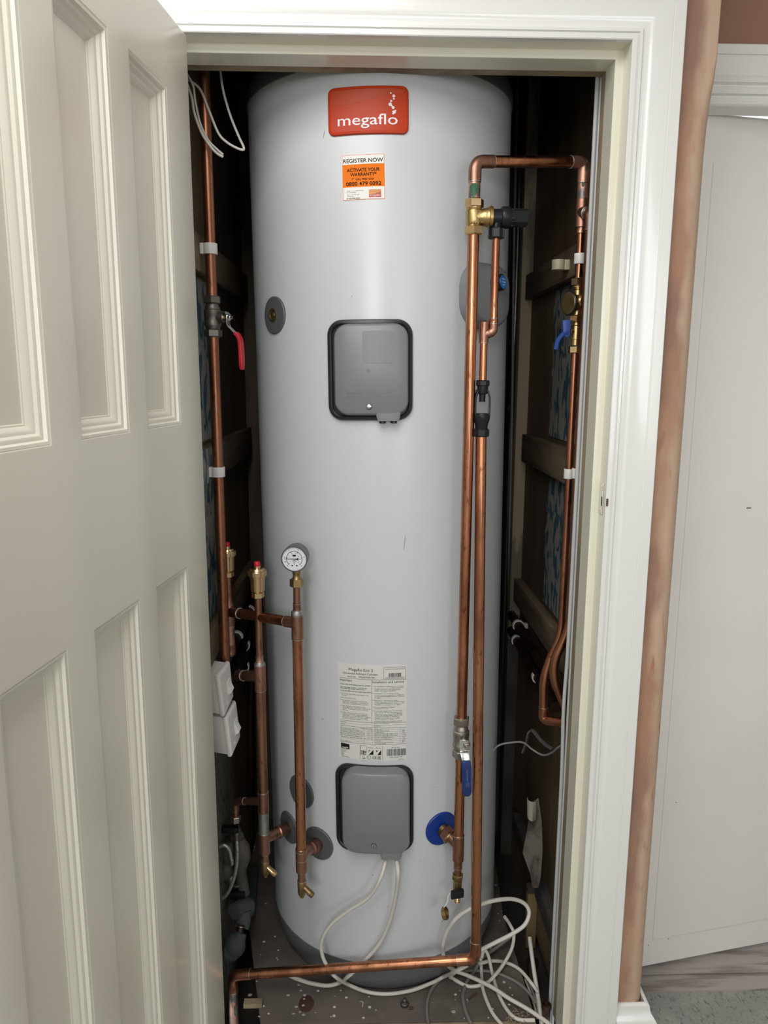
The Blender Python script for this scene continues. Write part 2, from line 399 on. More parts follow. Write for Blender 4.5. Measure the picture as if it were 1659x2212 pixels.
# cupboard shell
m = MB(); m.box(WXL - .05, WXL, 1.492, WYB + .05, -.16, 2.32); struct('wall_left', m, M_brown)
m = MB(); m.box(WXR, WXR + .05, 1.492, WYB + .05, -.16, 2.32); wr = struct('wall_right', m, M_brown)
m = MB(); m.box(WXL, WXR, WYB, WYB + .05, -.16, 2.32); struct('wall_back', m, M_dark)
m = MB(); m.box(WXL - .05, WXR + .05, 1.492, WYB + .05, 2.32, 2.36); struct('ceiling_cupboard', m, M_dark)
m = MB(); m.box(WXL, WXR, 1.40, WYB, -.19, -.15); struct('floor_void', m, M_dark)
wl = bpy.data.objects['wall_left']
# hardboard sheet under the cylinder, leaving open troughs along both side walls
m = MB(); m.prism([(-.228, 1.420), (-.300, 1.72), (-.335, 1.90), (-.338, 2.31), (.42, 2.31), (.372, 1.75), (.3845, 1.420)], lambda p, z: (p[0], p[1], z), -.018, 0)
fl = struct('floor_cupboard', m, M_floor, bevel=.0015)
m = MB(); m.box(-.228, .384, 1.405, 1.4195, -.059, -.0035); obj('floor_riser', m, M_wood, fl, bevel=.002)
for n, (px, py, r) in enumerate(((645, 2128, .006), (650, 2140, .005), (658, 2150, .0075), (657, 2158, .005), (640, 2175, .006), (655, 2172, .006), (648, 2186, .005), (634, 2190, .005),
        (656, 2192, .006), (622, 2150, .007), (560, 2196, .005), (607, 2092, .005), (600, 2073, .004), (540, 2150, .008), (980, 2186, .008), (1102, 2134, .004), (1010, 2160, .005), (715, 2196, .004), (700, 2080, .004), (812, 2182, .004))):
    p = P(px, py, Z=0); m = MB(); k = 13; r *= .66
    rg = [r * random.uniform(.7, 1.15) for _ in range(k)]
    m.rings([[(p.x + rg[i] * math.cos(2 * PI * i / k) * s, p.y + .8 * rg[i] * math.sin(2 * PI * i / k) * s, z) for i in range(k)] for s, z in ((1, .0002), (.8, .0011))])
    obj('paint_splash', m, M_splat, fl)
p = P(662, 2168, Z=0); m = MB(); m.rings([[(p.x + .018 * math.cos(2 * PI * i / 12) * s, p.y + .024 * math.sin(2 * PI * i / 12) * s, z) for i in range(12)] for s, z in ((1, .0001), (.96, .0005))])
obj('stain', m, M_stain, fl)

# architrave, frame lining with door stop, bare stud edge
path = [(XR, -.06), (XR, ZT), (XL, ZT), (XL, -.06)]
prof = [(0, 0), (0, .0115), (.0015, .013), (.0085, .013), (.0098, .0095), (.0112, .0095), (.0125, .0135), (.0168, .0140), (.0182, .0105),
        (.0195, .0095), (.0225, .0096), (.027, .0106), (.032, .0124), (.037, .0142), (.043, .0158), (.050, .0171), (.058, .0181), (.0655, .0187), (.0662, .0178), (.0676, .0178), (.0684, .0198), (.0855, .0205), (.087, .0190), (.087, 0)]
m = MB(); m.sweep(path, prof, lambda p, h: (p.x, FY - h, p.y)); struct('trim_1', m, M_gloss, smooth=24)
prof = [(.001, FY - .0005), (.0005, 1.411), (-.0012, 1.4112), (-.0135, 1.4112), (-.0142, 1.4122), (-.0142, 1.463), (.029, 1.463), (.029, FY - .0005)]
m = MB(); m.sweep(path, prof, lambda p, h: (p.x, h, p.y)); fr = struct('trim_2', m, M_cream, smooth=24)
m = MB(); m.sweep(path[:3], [(-.0125, 1.4632), (-.0125, 1.4925), (.029, 1.4925), (.029, 1.4632)], lambda p, h: (p.x, h, p.y)); struct('trim_3', m, M_wood)
# painted-over keeper plate with its dark mortice on the right jamb
m = MB(); m.box(XR - .0018, XR, 1.384, 1.404, 1.155, 1.215); sp_ = obj('strike_plate', m, M_cream, fr, bevel=.0006)
m = MB(); m.box(XR - .0022, XR - .0017, 1.3835, 1.388, 1.171, 1.189); obj('mortice', m, M_ink, sp_)
for z in (1.163, 1.208):
    m = MB(); m.lathe((XR - .0018, 1.395, z), (-1, 0, 0), [(0, .003), (.0006, .003), (.0008, .002)], 10); obj('screw', m, M_cream, sp_)
m = MB(); m.box(XR + .0005, XR + .004, 1.3655, 1.3672, 1.174, 1.188); obj('paint_chip', m, M_brown, fr)

# skirting wrapped round the foot of the pier
m = MB()
prof = [(0, -.06), (.024, -.06), (.024, .030), (.0225, .040), (.017, .050), (.011, .058), (.0095, .066), (.0085, .074), (.004, .077), (0, .077)]
m.sweep([(.6105, 1.57), (.6105, 1.381), (.5445, 1.381)], [(-o, h) for o, h in prof], lambda p, h: (p.x, p.y, h)) 
struct('baseboard_right', m, M_gloss, smooth=30)

# far doorway: architrave, lining, leaf ajar into the next room
path = [(1.452, -.06), (1.452, 1.9395), (.674, 1.9395), (.674, -.06)]
prof = [(0, 0), (0, .013), (.003, .016), (.0145, .017), (.017, .011), (.019, .011), (.0215, .0165), (.033, .0165), (.036, .0125), (.038, .0125), (.042, .0185), (.048, .0170),
        (.056, .0125), (.07, .0125), (.088, .016), (.0905, .0150), (.0915, .0150), (.092, .0185), (.1085, .0195), (.110, .018), (.110, 0)]
m = MB(); m.sweep(path, prof, lambda p, h: (max(p.x, .612), 1.57 - h, p.y)); struct('trim_4', m, M_gloss, smooth=24)
m = MB(); m.sweep(path, [(.001, 1.5695), (0, 1.608), (.014, 1.608), (.014, 1.655), (.03, 1.655), (.03, 1.5695)], lambda p, h: (max(p.x, .664), h, p.y)); struct('trim_5', m, M_gloss)
a2 = math.radians(11.6); h2 = Vector((.679, 1.6095, 0)); d2 = Vector((math.cos(a2), math.sin(a2), 0)); n2 = Vector((math.sin(a2), -math.cos(a2), 0))
Q2 = lambda s, n, z: h2 + d2 * s + n2 * n + Vector((0, 0, z))
def slab(m, Q, s0, s1, n0, n1, z0, z1):
    b = MB(); b.box(s0, s1, n0, n1, z0, z1); m.add([Q(*v) for v in b.v], b.f)
m = MB(); slab(m, Q2, 0, .765, -.036, 0, -.046, 1.9455); dr2 = struct('door_2', m, M_door2, bevel=.0015)
m = MB(); slab(m, Q2, .045, .738, .0002, .0034, .028, 1.852); obj('panel_sheet', m, M_door2, dr2, bevel=.0014)
for s_, z_, w_ in ((.20, 1.12, .012), (.285, 1.44, .003), (.034, .012, .0022), (.09, .02, .0022), (.078, .40, .0015)):
    m = MB(); slab(m, Q2, s_, s_ + w_, .0002, .0042 if z_ > .03 else .0006, z_, z_ + .002); obj('scuff', m, M_ink2, dr2)

# cupboard door: leaf standing open at the left, six recessed panels with stepped mouldings
th = math.radians(7.3); h1 = Vector((-.2925, 1.355, 0)); d1 = Vector((-math.sin(th), -math.cos(th), 0)); n1 = Vector((math.cos(th), -math.sin(th), 0))
Q1 = lambda s, n, z: h1 + d1 * s + n1 * n + Vector((0, 0, z))
cols = ((.1005, .2335), (.2985, .4330), (.5035, .6365)); rows = ((.10, 1.086), (1.334, 1.852)); LW, LT, LB = .738, 1.966, -.045
ss = sorted([0, LW] + [x for c in cols for x in c]); zs = sorted([LB, LT] + [z for r in rows for z in r])
m = MB(); m_ = {}
def vid(i, j, n):
    if (i, j, n) not in m_: m_[(i, j, n)] = len(m.v); m.v.append(Q1(ss[i], n, zs[j]))
    return m_[(i, j, n)]
hole = lambda i, j: any(abs(ss[i] - c[0]) < 1e-6 for c in cols) and any(abs(zs[j] - r[0]) < 1e-6 for r in rows)
for i in range(len(ss) - 1):
    for j in range(len(zs) - 1):
        for n in (0.0, -.035):
            if not hole(i, j): m.f.append((vid(i, j, n), vid(i + 1, j, n), vid(i + 1, j + 1, n), vid(i, j + 1, n)))
        if hole(i, j):
            q = [(i, j), (i + 1, j), (i + 1, j + 1), (i, j + 1)]
            for k in range(4):
                a, b = q[k], q[(k + 1) % 4]; m.f.append((vid(*a, 0.0), vid(*b, 0.0), vid(*b, -.035), vid(*a, -.035)))
for i in range(len(ss) - 1):
    for j in (0, len(zs) - 1): m.f.append((vid(i, j, 0.0), vid(i + 1, j, 0.0), vid(i + 1, j, -.035), vid(i, j, -.035)))
for j in range(len(zs) - 1):
    for i in (0, len(ss) - 1): m.f.append((vid(i, j, 0.0), vid(i, j + 1, 0.0), vid(i, j + 1, -.035), vid(i, j, -.035)))
dr = struct('door_1', m, M_leaf, bevel=.0025, bseg=2, smooth=50)
mp = [(0, -.0005), (.0035, -.0012), (.0055, -.0040), (.0072, -.0040), (.0105, -.0050), (.0130, -.0075), (.0150, -.0078), (.0185, -.0092), (.0220, -.0125), (.0235, -.0126), (.0255, -.0142), (.0255, -.020), (0, -.020)]
for c in cols:
    for r in rows:
        m = MB(); slab(m, Q1, c[0] - .001, c[1] + .001, -.028, -.0180, r[0] - .001, r[1] + .001); obj('panel', m, M_leaf, dr)
        mp_ = [(o, h * 1.32 if h > -.0195 else -.025) for o, h in mp]
        m = MB(); m.sweep([(c[0], r[0]), (c[0], r[1]), (c[1], r[1]), (c[1], r[0])], mp_, lambda p, h: Q1(p.x, h, p.y), closed=True)
        obj('panel_moulding', m, M_leaf, dr, smooth=26)
# butt hinges on the hidden edge
for z in (.22, 1.0, 1.74):
    m = MB(); m.lathe((-.3290, 1.3490, z), (0, 0, 1), [(0, .004), (.001, .005), (.075, .005), (.076, .004)], 12); obj('hinge_knuckle', m, M_leaf, dr)

# battens, corner posts, wallpaper of the cupboard
def part_box(name, par, mt, x0, x1, y0, y1, z0, z1, bev=.003):
    m = MB(); m.box(x0, x1, y0, y1, z0, z1); return obj(name, m, mt, par, bevel=bev)
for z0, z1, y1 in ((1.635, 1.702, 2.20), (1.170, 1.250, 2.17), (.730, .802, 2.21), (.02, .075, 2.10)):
    part_box('batten', wr, M_darktimber if z0 < .1 else M_batten, .4655, WXR, 1.50, y1, z0, z1)
for z0, z1, y1 in ((1.617, 1.690, 2.17), (1.190, 1.268, 2.17), (.80, .87, 2.17)):
    part_box('batten', wl, M_batten, WXL, -.3255, 1.50, y1, z0, z1)
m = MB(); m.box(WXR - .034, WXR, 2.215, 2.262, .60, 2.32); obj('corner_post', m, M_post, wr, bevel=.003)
m = MB(); m.box(WXR - .036, WXR, 2.213, 2.264, -.15, .5995); obj('corner_post', m, M_darktimber, wr, bevel=.003)  # lower length coloured dark to stand in for the unlit corner
m = MB(); m.box(WXL, WXL + .075, 2.20, 2.25, -.15, 2.32); obj('corner_post', m, M_postL, wl, bevel=.003)
part_box('back_stud', bpy.data.objects['wall_back'], M_postL, .375, .415, 2.285, WYB, 1.1, 2.32)
# wallpaper remnants with torn free edges
def torn(par, X, y0, y1, z0, z1, side):
    m = MB(); n = 16
    ed = [(y1 + random.uniform(-.012, .012), z0 + (z1 - z0) * k / n) for k in range(n + 1)]
    poly = [(y0, z0)] + ed + [(y0, z1)]
    m.prism(poly, lambda p, x: (x, p[0], p[1]), X, X + side * .0016); obj('wallpaper_remnant', m, M_wallp, par)
torn(wr, WXR, 1.50, 1.945, 1.262, 1.630, -1); torn(wr, WXR, 1.50, 1.93, .815, 1.166, -1)
torn(wl, WXL, 1.50, 1.72, 1.275, 1.612, 1); torn(wl, WXL, 1.50, 1.70, .875, 1.185, 1); torn(wl, -.3255, 1.50, 1.735, 1.192, 1.264, 1)
m = MB(); m.box(WXL, WXL + .002, 1.50, 1.80, -.10, .79); obj('lino_sheet', m, M_speck, wl)
# lower right: ply panel, its upright edge and dark rail
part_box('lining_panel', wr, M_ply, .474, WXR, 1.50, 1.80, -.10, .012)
part_box('panel_upright', wr, M_ply, .447, .474, 1.788, 1.812, -.14, .030); part_box('upright_cap', wr, M_darktimber, .446, .475, 1.786, 1.814, .0302, .046)
part_box('lit_wall_sheet', wr, M_ply, WXR - .003, WXR, 1.50, 1.755, .085, .60, .0008)  # added sheet, its paler colour stands for the lit part of the wall

# ================================================================== the hot water cylinder
CR = .2895
KT = .0105
cyl = thing('water_cylinder', 'tall white hot water cylinder with orange badge standing on the cupboard floor', 'water cylinder', (.0420 + KT * 1.41, 1.78, .0005))
cyl.rotation_euler = (0, -KT, 0)
CM = Matrix.Translation(cyl.location) @ Matrix.Rotation(-KT, 4, 'Y'); CMI = CM.inverted()
def cw(p): return CM @ Vector(p)
def cyl_pt(u, z, h=0.0): a = u / CR; return Vector(((CR + h) * math.sin(a), -(CR + h) * math.cos(a), z))
def cylhit(px, py, h=0.0):
    o = CMI @ CAM; d = (CMI.to_3x3() @ (P(px, py, Y=2) - CAM)); R = CR + h
    a = d.x ** 2 + d.y ** 2; b = 2 * (o.x * d.x + o.y * d.y); c = o.x ** 2 + o.y ** 2 - R * R
    t = (-b - math.sqrt(max(b * b - 4 * a * c, 0))) / (2 * a); q = o + d * t
    return math.atan2(q.x, -q.y) * CR, q.z
def part(name, m, mt, par=None, **k): return obj(name, m, mt, par or cyl, local=True, **k)
m = MB(); m.lathe((0, 0, 0), (0, 0, 1), [(.074, CR - .004), (.076, CR), (1.996, CR), (1.998, CR - .003)], 128); part('shell', m, M_shell)
m = MB(); m.lathe((0, 0, 0), (0, 0, 1), [(1.982, CR + .0005), (1.982, CR + .003), (2.004, CR + .003), (2.022, CR - .004), (2.032, CR - .03), (2.034, .0)], 128, caps=True); part('top_cap', m, M_cap)
m = MB(); m.lathe((0, 0, 0), (0, 0, 1), [(0, CR - .020), (.002, CR - .017), (.040, CR - .004), (.078, CR + .0012), (.082, CR + .0012), (.084, CR - .004)], 128); part('base_ring', m, M_base)
m = MB(); m.box(-.0012, .0012, CR - .001, CR + .0012, .085, 1.98); part('seam', m, M_shell)

def outline(w, h, r, n=7, mid=14):
    r = min(r, w / 2 - 1e-5, h / 2 - 1e-5); us = []
    for k in range(n + 1): us.append(-w / 2 + r - r * math.cos(PI / 2 * k / n))
    for k in range(1, mid): us.append(-w / 2 + r + (w - 2 * r) * k / mid)
    for k in range(n + 1): us.append(w / 2 - r + r * math.sin(PI / 2 * k / n))
    def vt(u):
        e = abs(u) - (w / 2 - r)
        return h / 2 if e <= 0 else h / 2 - r + math.sqrt(max(r * r - e * e, 0))
    return [(u, vt(u)) for u in us], [(u, -vt(u)) for u in us]
def plate(m, fn, w, h, r, levels):
    """raised plate: levels = [(inset, height)...]; the front follows fn(u,v,height) in strips so that it bends with the cylinder"""
    prev = None
    for ins, ht in levels:
        t, b = outline(w - 2 * ins, h - 2 * ins, max(r - ins, .0008)); cur = [fn(u, v, ht) for u, v in t] + [fn(u, v, ht) for u, v in reversed(b)]
        if prev is not None: m.rings([prev, cur], False, False)
        prev = cur
    n = len(t); cols_ = [(prev[i], prev[2 * n - 1 - i]) for i in range(n)]
    m.add([p for c in cols_ for p in c], [(2 * i, 2 * i + 1, 2 * i + 3, 2 * i + 2) for i in range(n - 1)])
    return m
def on(u0, z0, rot=0.0):
    c, s = math.cos(rot), math.sin(rot)
    return lambda u, v, h=0.0: cyl_pt(u0 + u * c - v * s, z0 + u * s + v * c, h)

# ---- faint scuffs on the shell
for px, py, l, a in ((874, 1172, .030, 1.45), (697, 1553, .007, -.7), (1049, 1545, .006, 1.5), (762, 200, .006, .5), (700, 290, .014, 1.3), (805, 1890, .004, .2), (838, 1958, .004, .9), (955, 1990, .005, .8), (1012, 740, .005, 1.4), (760, 640, .003, 1), (940, 1700, .003, .5), (908, 1860, .003, .7)):
    u, z = cylhit(px, py); m = MB(); q = [cyl_pt(u + l * t * math.cos(a), z + l * t * math.sin(a), .0001) for t in (-.5, 0, .5)]
    m.tube(q, [.00035, .0006, .0003], 5); part('scuff', m, M_grey)
# ---- badge
uL, zt = cylhit(709, 194); uR, zt2 = cylhit(882, 187); _, zb = cylhit(712, 297); _, zb2 = cylhit(881, 291)
bu, bz = (uL + uR) / 2, (zt + zt2 + zb + zb2) / 4; bw, bh = uR - uL, (zt + zt2 - zb - zb2) / 2
B = on(bu, bz)
m = plate(MB(), B, bw, bh, .012, [(0, 0), (0, .0025), (.0015, .0045), (.0045, .0050), (.0055, .0042)]); badge = part('badge', m, M_orange)
m = MB(); n = 30; tp = []; bt = []
for k in range(n + 1):
    x = -bw / 2 + .0065 + (bw - .013) * k / n; t = k / n
    wv = .014 + .020 * (3 * t * t - 2 * t ** 3) - .004 * math.sin(PI * t)
    cut = .0075 if k in (0, n) else 0.0065
    tp.append(B(x, bh / 2 - cut - (.004 if k in (0, n) else 0), .0045)); bt.append(B(x, -bh / 2 + bh * .46 + wv, .0045))
m.add(tp + bt, [(i, i + 1, n + 2 + i, n + 1 + i) for i in range(n)]); part('badge_wave', m, M_orange2, badge)
kx, kz = bw / 172.5, bh / 104.5           # badge drawn in the pixels of its own face
m = MB(); BF = lambda u, v: B(u, v, .0049)
text(m, 'megaflo', BF, (732 - 796) * kx, (242 - 274.2) * kz, .0185, w=(857.5 - 731) * kx, bold=.006)
part('lettering', m, M_print, badge)
m = MB()
for x, y, r in ((844.5, 208, 1.7), (850.5, 214, 3.0), (850.5, 220, 2.0), (845, 225, 2.3), (843, 232, 3.6), (846.5, 235.5, 1.6), (849, 239, 3.1), (851.5, 248.5, 3.3), (849, 252, 1.9), (854.5, 245, 1.5), (848, 247.5, 1.2)):
    c = ((x - 796) * kx, (242 - y) * kz + .0008)
    m.add([BF(c[0] + r * kx * math.cos(2 * PI * i / 14), c[1] + r * kx * math.sin(2 * PI * i / 14)) for i in range(14)], [tuple(range(14))])
part('bubbles', m, M_print, badge)

# ---- warranty sticker
def rect_on(m, fn, u0, u1, v0, v1, h, n=8):
    vs = [fn(u0 + (u1 - u0) * k / n, v, h) for k in range(n + 1) for v in (v0, v1)]
    m.add(vs, [(2 * k, 2 * k + 2, 2 * k + 3, 2 * k + 1) for k in range(n)])
uL, zt = cylhit(739.5, 336.5); uR, zt2 = cylhit(830.5, 333); _, zb = cylhit(741, 433.3); _, zb2 = cylhit(830.5, 430)
sw, sh = uR - uL, (zt + zt2 - zb - zb2) / 2; B2 = on((uL + uR) / 2, (zt + zt2 + zb + zb2) / 4, .012)
m = plate(MB(), B2, sw, sh, .001, [(0, 0), (0, .0005)]); st = part('warranty_sticker', m, M_stick_or)
sx = sw / 91.2; sz = sh / 97.0                # sticker drawn in 91 x 97 units, origin at its centre
m = MB(); e = .9
rect_on(m, B2, (-45.6 + e) * sx, (45.6 - e) * sx, (48.5 - 20.3) * sz, (48.5 - e) * sz, .0009); rect_on(m, B2, (-45.6 + e) * sx, (45.6 - e) * sx, (-48.5 + e) * sz, (48.5 - 69.5) * sz, .0009)
part('white_band', m, M_paper, st)
m = MB(); T = lambda u, v: B2(u * sx, v * sz, .0012)
for s, y, h, w in (('REGISTER NOW', 16.6, 8.4, 86), ('ACTIVATE YOUR', 35.8, 7.0, 71), ('WARRANTY*', 45.6, 7.0, 57), ('CALL FREE NOW', 54.6, 3.9, 40), ('0800 479 0092', 66.2, 8.2, 76)):
    text(m, s, T, 3.5 if s[:4] == 'CALL' else 0, 48.5 - y, h, w, 'C', bold=.012)
for s, y, h, w in (('*Cylinder must be registered within', 78.2, 1.7, 37), ('30 days. T&C apply.', 81.4, 1.7, 21), ('Lines are open 8am - 6pm,', 86.4, 1.7, 28), ('7 days a week.', 89.4, 1.7, 15)):
    text(m, s, T, -37, 48.5 - y, h, w)
text(m, 'BY HEATRAE SADIA', T, -37, 48.5 - 95, 2.8, 29, bold=.015)
for k in range(9):      # handset drawn beside the telephone line
    a0, a1 = .9 + k * .28, .9 + (k + 1) * .28
    m.add([T(-22 + r_ * math.cos(a) * 1, 48.5 - 53 + r_ * math.sin(a)) for a, r_ in ((a0, 2.3), (a1, 2.3), (a1, 3.0), (a0, 3.0))], [(0, 1, 2, 3)])
part('lettering', m, M_ink, st)
m = MB(); rect_on(m, B2, 11.5 * sx, 37.5 * sx, (48.5 - 93) * sz, (48.5 - 76) * sz, .0012); part('logo_panel', m, M_logo2, st)
m = MB(); n = 10; tp = []; bt = []
for k in range(n + 1):
    t = k / n; tp.append(T(11.5 + 26 * t, 48.5 - 76.2)); bt.append(T(11.5 + 26 * t, 48.5 - 87 + 7 * t * t))
m.add([p + (CM.to_3x3().inverted() @ Vector((0, -.0002, 0))) for p in tp + bt], [(i, i + 1, n + 2 + i, n + 1 + i) for i in range(n)]); part('logo_wave', m, M_logo1, st)
m = MB(); text(m, 'megaflo', lambda u, v: B2(u * sx, v * sz, .0016), 14.5, 48.5 - 90.5, 4.2, 20); part('logo_lettering', m, M_paper, st)

# ---- instruction label
uL, zt = cylhit(729, 1431.5); uR, zt2 = cylhit(877, 1434); uL2, zb = cylhit(734, 1637); uR2, zb2 = cylhit(880, 1638.5)
lw, lh = (uR - uL + uR2 - uL2) / 2, (zt + zt2 - zb - zb2) / 2; B3 = on((uL + uR + uL2 + uR2) / 4, (zt + zt2 + zb + zb2) / 4, -.004)
m = plate(MB(), B3, lw, lh, .0008, [(0, 0), (0, .0004)]); lab = part('instruction_label', m, M_paper2)
lx = lw / 1115; lz = lh / 1550                # label drawn in 1115 x 1550 units, origin top left
T = lambda u, v: B3((u - 557) * lx, (775 - v) * lz, .0008)
def tx(m, s, x, y, h, w, al='L', b=.0): text(m, s, lambda u, v: T(u, -v), x, -y, h, w, al, b)
def ln(m, x0, y0, x1, y1, t=4):
    if abs(x1 - x0) > abs(y1 - y0):
        n = 10
        m.add([T(x0 + (x1 - x0) * k / n, y + s) for k in range(n + 1) for y, s in ((y0 + (y1 - y0) * k / n, -t / 2), (y0 + (y1 - y0) * k / n, t / 2))], [(2 * k, 2 * k + 2, 2 * k + 3, 2 * k + 1) for k in range(n)])
    else: m.add([T(x0 - t / 2, y0), T(x0 + t / 2, y0), T(x0 + t / 2, y1), T(x0 - t / 2, y1)], [(0, 1, 2, 3)])
m = MB()
tx(m, 'Megaflo Eco 2', 185, 108, 44, 390); tx(m, 'Unvented Indirect Cylinder', 85, 165, 32, 570); tx(m, 'Serial No.   TPR243700017BC', 160, 214, 26, 450)
tx(m, 'Important', 30, 285, 38, 205); tx(m, 'Installation and service', 562, 285, 36, 505)
part('heading', m, M_ink, lab)
m = MB()
for x0, y0, x1, y1 in ((20, 234, 1110, 234), (552, 240, 552, 945), (20, 925, 1110, 925), (20, 1010, 1110, 1010), (20, 1280, 1110, 1280), (358, 1300, 358, 1535), (722, 1300, 722, 1535)): ln(m, x0, y0, x1, y1)
for y in (965, 1040, 1070, 1100, 1130, 1160, 1190, 1220, 1250): ln(m, 20, y, 1110, y, 1.6)
for x in (425, 560, 1010): ln(m, x, 1012, x, 1278, 1.6)
for a in ((740, 35, 1090, 35), (740, 220, 1090, 220), (740, 35, 740, 220), (1090, 35, 1090, 220)): ln(m, *a)
part('ruled_lines', m, M_ink2, lab)
m = MB()
L = [('If water drips intermittently from the overflow', 30, 340, 505), ('Your unit does not have a fault but, the', 30, 385, 450), ('internal air gap needs regenerating.', 30, 408, 420), ('To do this follow the five simple steps below:', 30, 446, 520)]
for s, x, y, w in L: tx(m, s, x, y, 17, w, b=.02)
L = [('1 Turn off the mains cold water supply to the', 30, 495, 470), ('cylinder.', 65, 520, 85), ('2 Open the lowest hot tap.', 30, 560, 270), ('3 Hold open the temperature and pressure', 30, 602, 450), ('relief valve until gurgling noise stops and', 70, 626, 430), ('water stops running from tap and valve.', 70, 648, 410),
     ('4 Close temperature and pressure relief', 30, 690, 420), ('valve, open mains cold water supply to the', 70, 714, 460), ('cylinder, when water flows from hot tap', 70, 737, 420), ('close tap.', 70, 760, 95), ('5 If water continues to drip or flow from the', 30, 800, 450), ('overflow, the cylinder requires attention.', 70, 823, 420),
     ('Switch off heat sources (immersion heaters,', 70, 846, 460), ('and boiler), do not turn off water supply.', 70, 869, 420), ('Contact a competent installer for advice.', 70, 892, 425)]
for s, x, y, w in L: tx(m, s, x, y, 16, w)
L = [('1 The installation of this system is subject', 565, 345, 500), ('to approval under building regulations,', 600, 370, 465), ('water regulations and appropriate', 600, 395, 410), ('health and safety legislation.', 600, 418, 345), ('2 Installation and servicing must be', 565, 460, 425), ('carried out by a competent installer or', 600, 484, 465), ('an authorised Megaflo service engineer', 600, 507, 475), ('or agent.', 600, 530, 105),
     ('3 Removal or replacement of any', 565, 570, 400), ('component part must be carried out by', 600, 594, 475), ('a competent installer or an authorised', 600, 618, 465), ('Megaflo service engineer or agent.', 600, 640, 420), ('4 Use only approved Megaflo', 565, 680, 355), ('replacement parts.', 600, 703, 220), ('5 If hot water issues from the discharge', 565, 742, 475),
     ('pipe, switch off the heat source and', 600, 766, 435), ('consult the instructions (fault finding', 600, 789, 435), ('chart). If in doubt, switch off the heat', 600, 812, 445), ('source and contact a competent', 600, 835, 395), ('installer or an authorised Megaflo', 600, 858, 405), ('service engineer or agent.', 600, 880, 310), ('A pressure relief valve (supplied) must be', 585, 908, 455)]
for s, x, y, w in L: tx(m, s, x, y, 16, w)
for s, x, y, w in (('Install date:', 30, 955, 105), ('Address:', 30, 990, 80), ('fitted to all installations.', 585, 946, 250), ('Installed by:', 585, 985, 115), ('Tel. no.', 585, 1012, 65), ('Megaflo Eco 2 300i', 370, 1036, 190), ('Model / size', 595, 1036, 115), ('Max mains pressure (MPa / bar)', 30, 1062, 300), ('1.6 / 16', 480, 1062, 75), ('Storage capacity (litres)', 595, 1062, 235),
        ('Max primary circuit pressure (MPa / bar)', 30, 1090, 375), ('1.0 / 10', 480, 1090, 75), ('Weight (full kg)', 595, 1090, 150), ('Operating press (PRV set press) (MPa / bar)', 30, 1118, 400), ('0.3 / 3', 480, 1118, 65), ('Electrical rating @ 240V (kW)', 595, 1118, 370), ('Expansion relief valve setting (MPa / bar)', 30, 1146, 385), ('0.6 / 6', 480, 1146, 65), ('Electrical rating @ 230V (kW)', 595, 1146, 370),
        ('Max design pressure (MPa / bar)', 30, 1174, 380), ('0.6 / 6', 480, 1174, 65), ('Coil rating (kW)', 595, 1174, 310), ('T&P relief valve setting (C / MPa / bar)', 30, 1204, 370), ('90 / 1.0 / 10', 430, 1204, 125), ('Heat loss (kWh/day)', 595, 1204, 280), ('IP number', 595, 1230, 100), ('Thermostat high limit (C)', 595, 1255, 300), ('BS EN 12897 2016', 30, 1272, 180), ('Coil volume (litres)', 595, 1275, 180),
        ('300', 1040, 1062, 36), ('368', 1040, 1090, 36), ('1 x 3', 1040, 1118, 52), ('1 x 2.8', 1040, 1146, 66), ('18.6', 1040, 1174, 52), ('1.93', 1040, 1204, 52), ('IPX4', 1040, 1230, 45), ('80', 1040, 1255, 26),
        ('PROMOTION & REGISTRATION', 765, 72, 310), ('TPR243700017BC-0274', 770, 208, 300), ('SERIAL NO.', 870, 1342, 130), ('TPR243700017BC', 830, 1500, 220), ('Label No.', 980, 1540, 85), ('Kiwa', 495, 1345, 80), ('Kiwa', 617, 1345, 80), ('Heatrae Sadia', 35, 1405, 115), ('Hurricane Way', 35, 1425, 85), ('Norwich', 35, 1445, 90), ('Norfolk', 35, 1465, 50), ('NR6 6EA', 35, 1485, 55), ('UK', 35, 1505, 50), ('www.heatraesadia.com', 35, 1530, 150)):
    tx(m, s, x, y, 15, w)
part('small_print', m, M_ink2, lab)
rb = random.Random(3)
for x0, x1, y0, y1 in ((820, 1020, 128, 190), (790, 1110, 1358, 1470)):
    x = x0; m = MB()
    while x < x1:
        w = rb.choice((3, 5, 8)); m.add([T(x, y0), T(x + w, y0), T(x + w, y1), T(x, y1)], [(0, 1, 2, 3)]); x += w + rb.choice((4, 6, 7))
    part('barcode', m, M_ink, lab)
def quad(*pts): m.add([T(*p) for p in pts], [tuple(range(len(pts)))])
m = MB(); quad((35, 1300), (180, 1312), (180, 1395), (35, 1385)); part('logo_panel', m, M_ink, lab)
m = MB()
quad((575, 1375), (575, 1455), (500, 1455)); quad((700, 1375), (700, 1455), (640, 1455), (665, 1420)); quad((622, 1380), (640, 1380), (640, 1410), (622, 1400)); quad((500, 1385), (512, 1375), (522, 1375), (500, 1410))
for q in ((365, 1312, 465, 1312), (365, 1312, 365, 1460), (465, 1312, 465, 1440), (365, 1460, 455, 1460)): ln(m, *q, 3)
for q in ((370, 1398, 460, 1402), (370, 1420, 460, 1424), (370, 1444, 455, 1448)): ln(m, *q, 9)
ln(m, 415, 1392, 415, 1455, 9)
for k in range(20):
    a0, a1 = 2 * PI * k / 20, 2 * PI * (k + 1) / 20
    quad(*[(500 + r_ * math.cos(a), 1500 + r_ * math.sin(a)) for a, r_ in ((a0, 29), (a1, 29), (a1, 33), (a0, 33))])
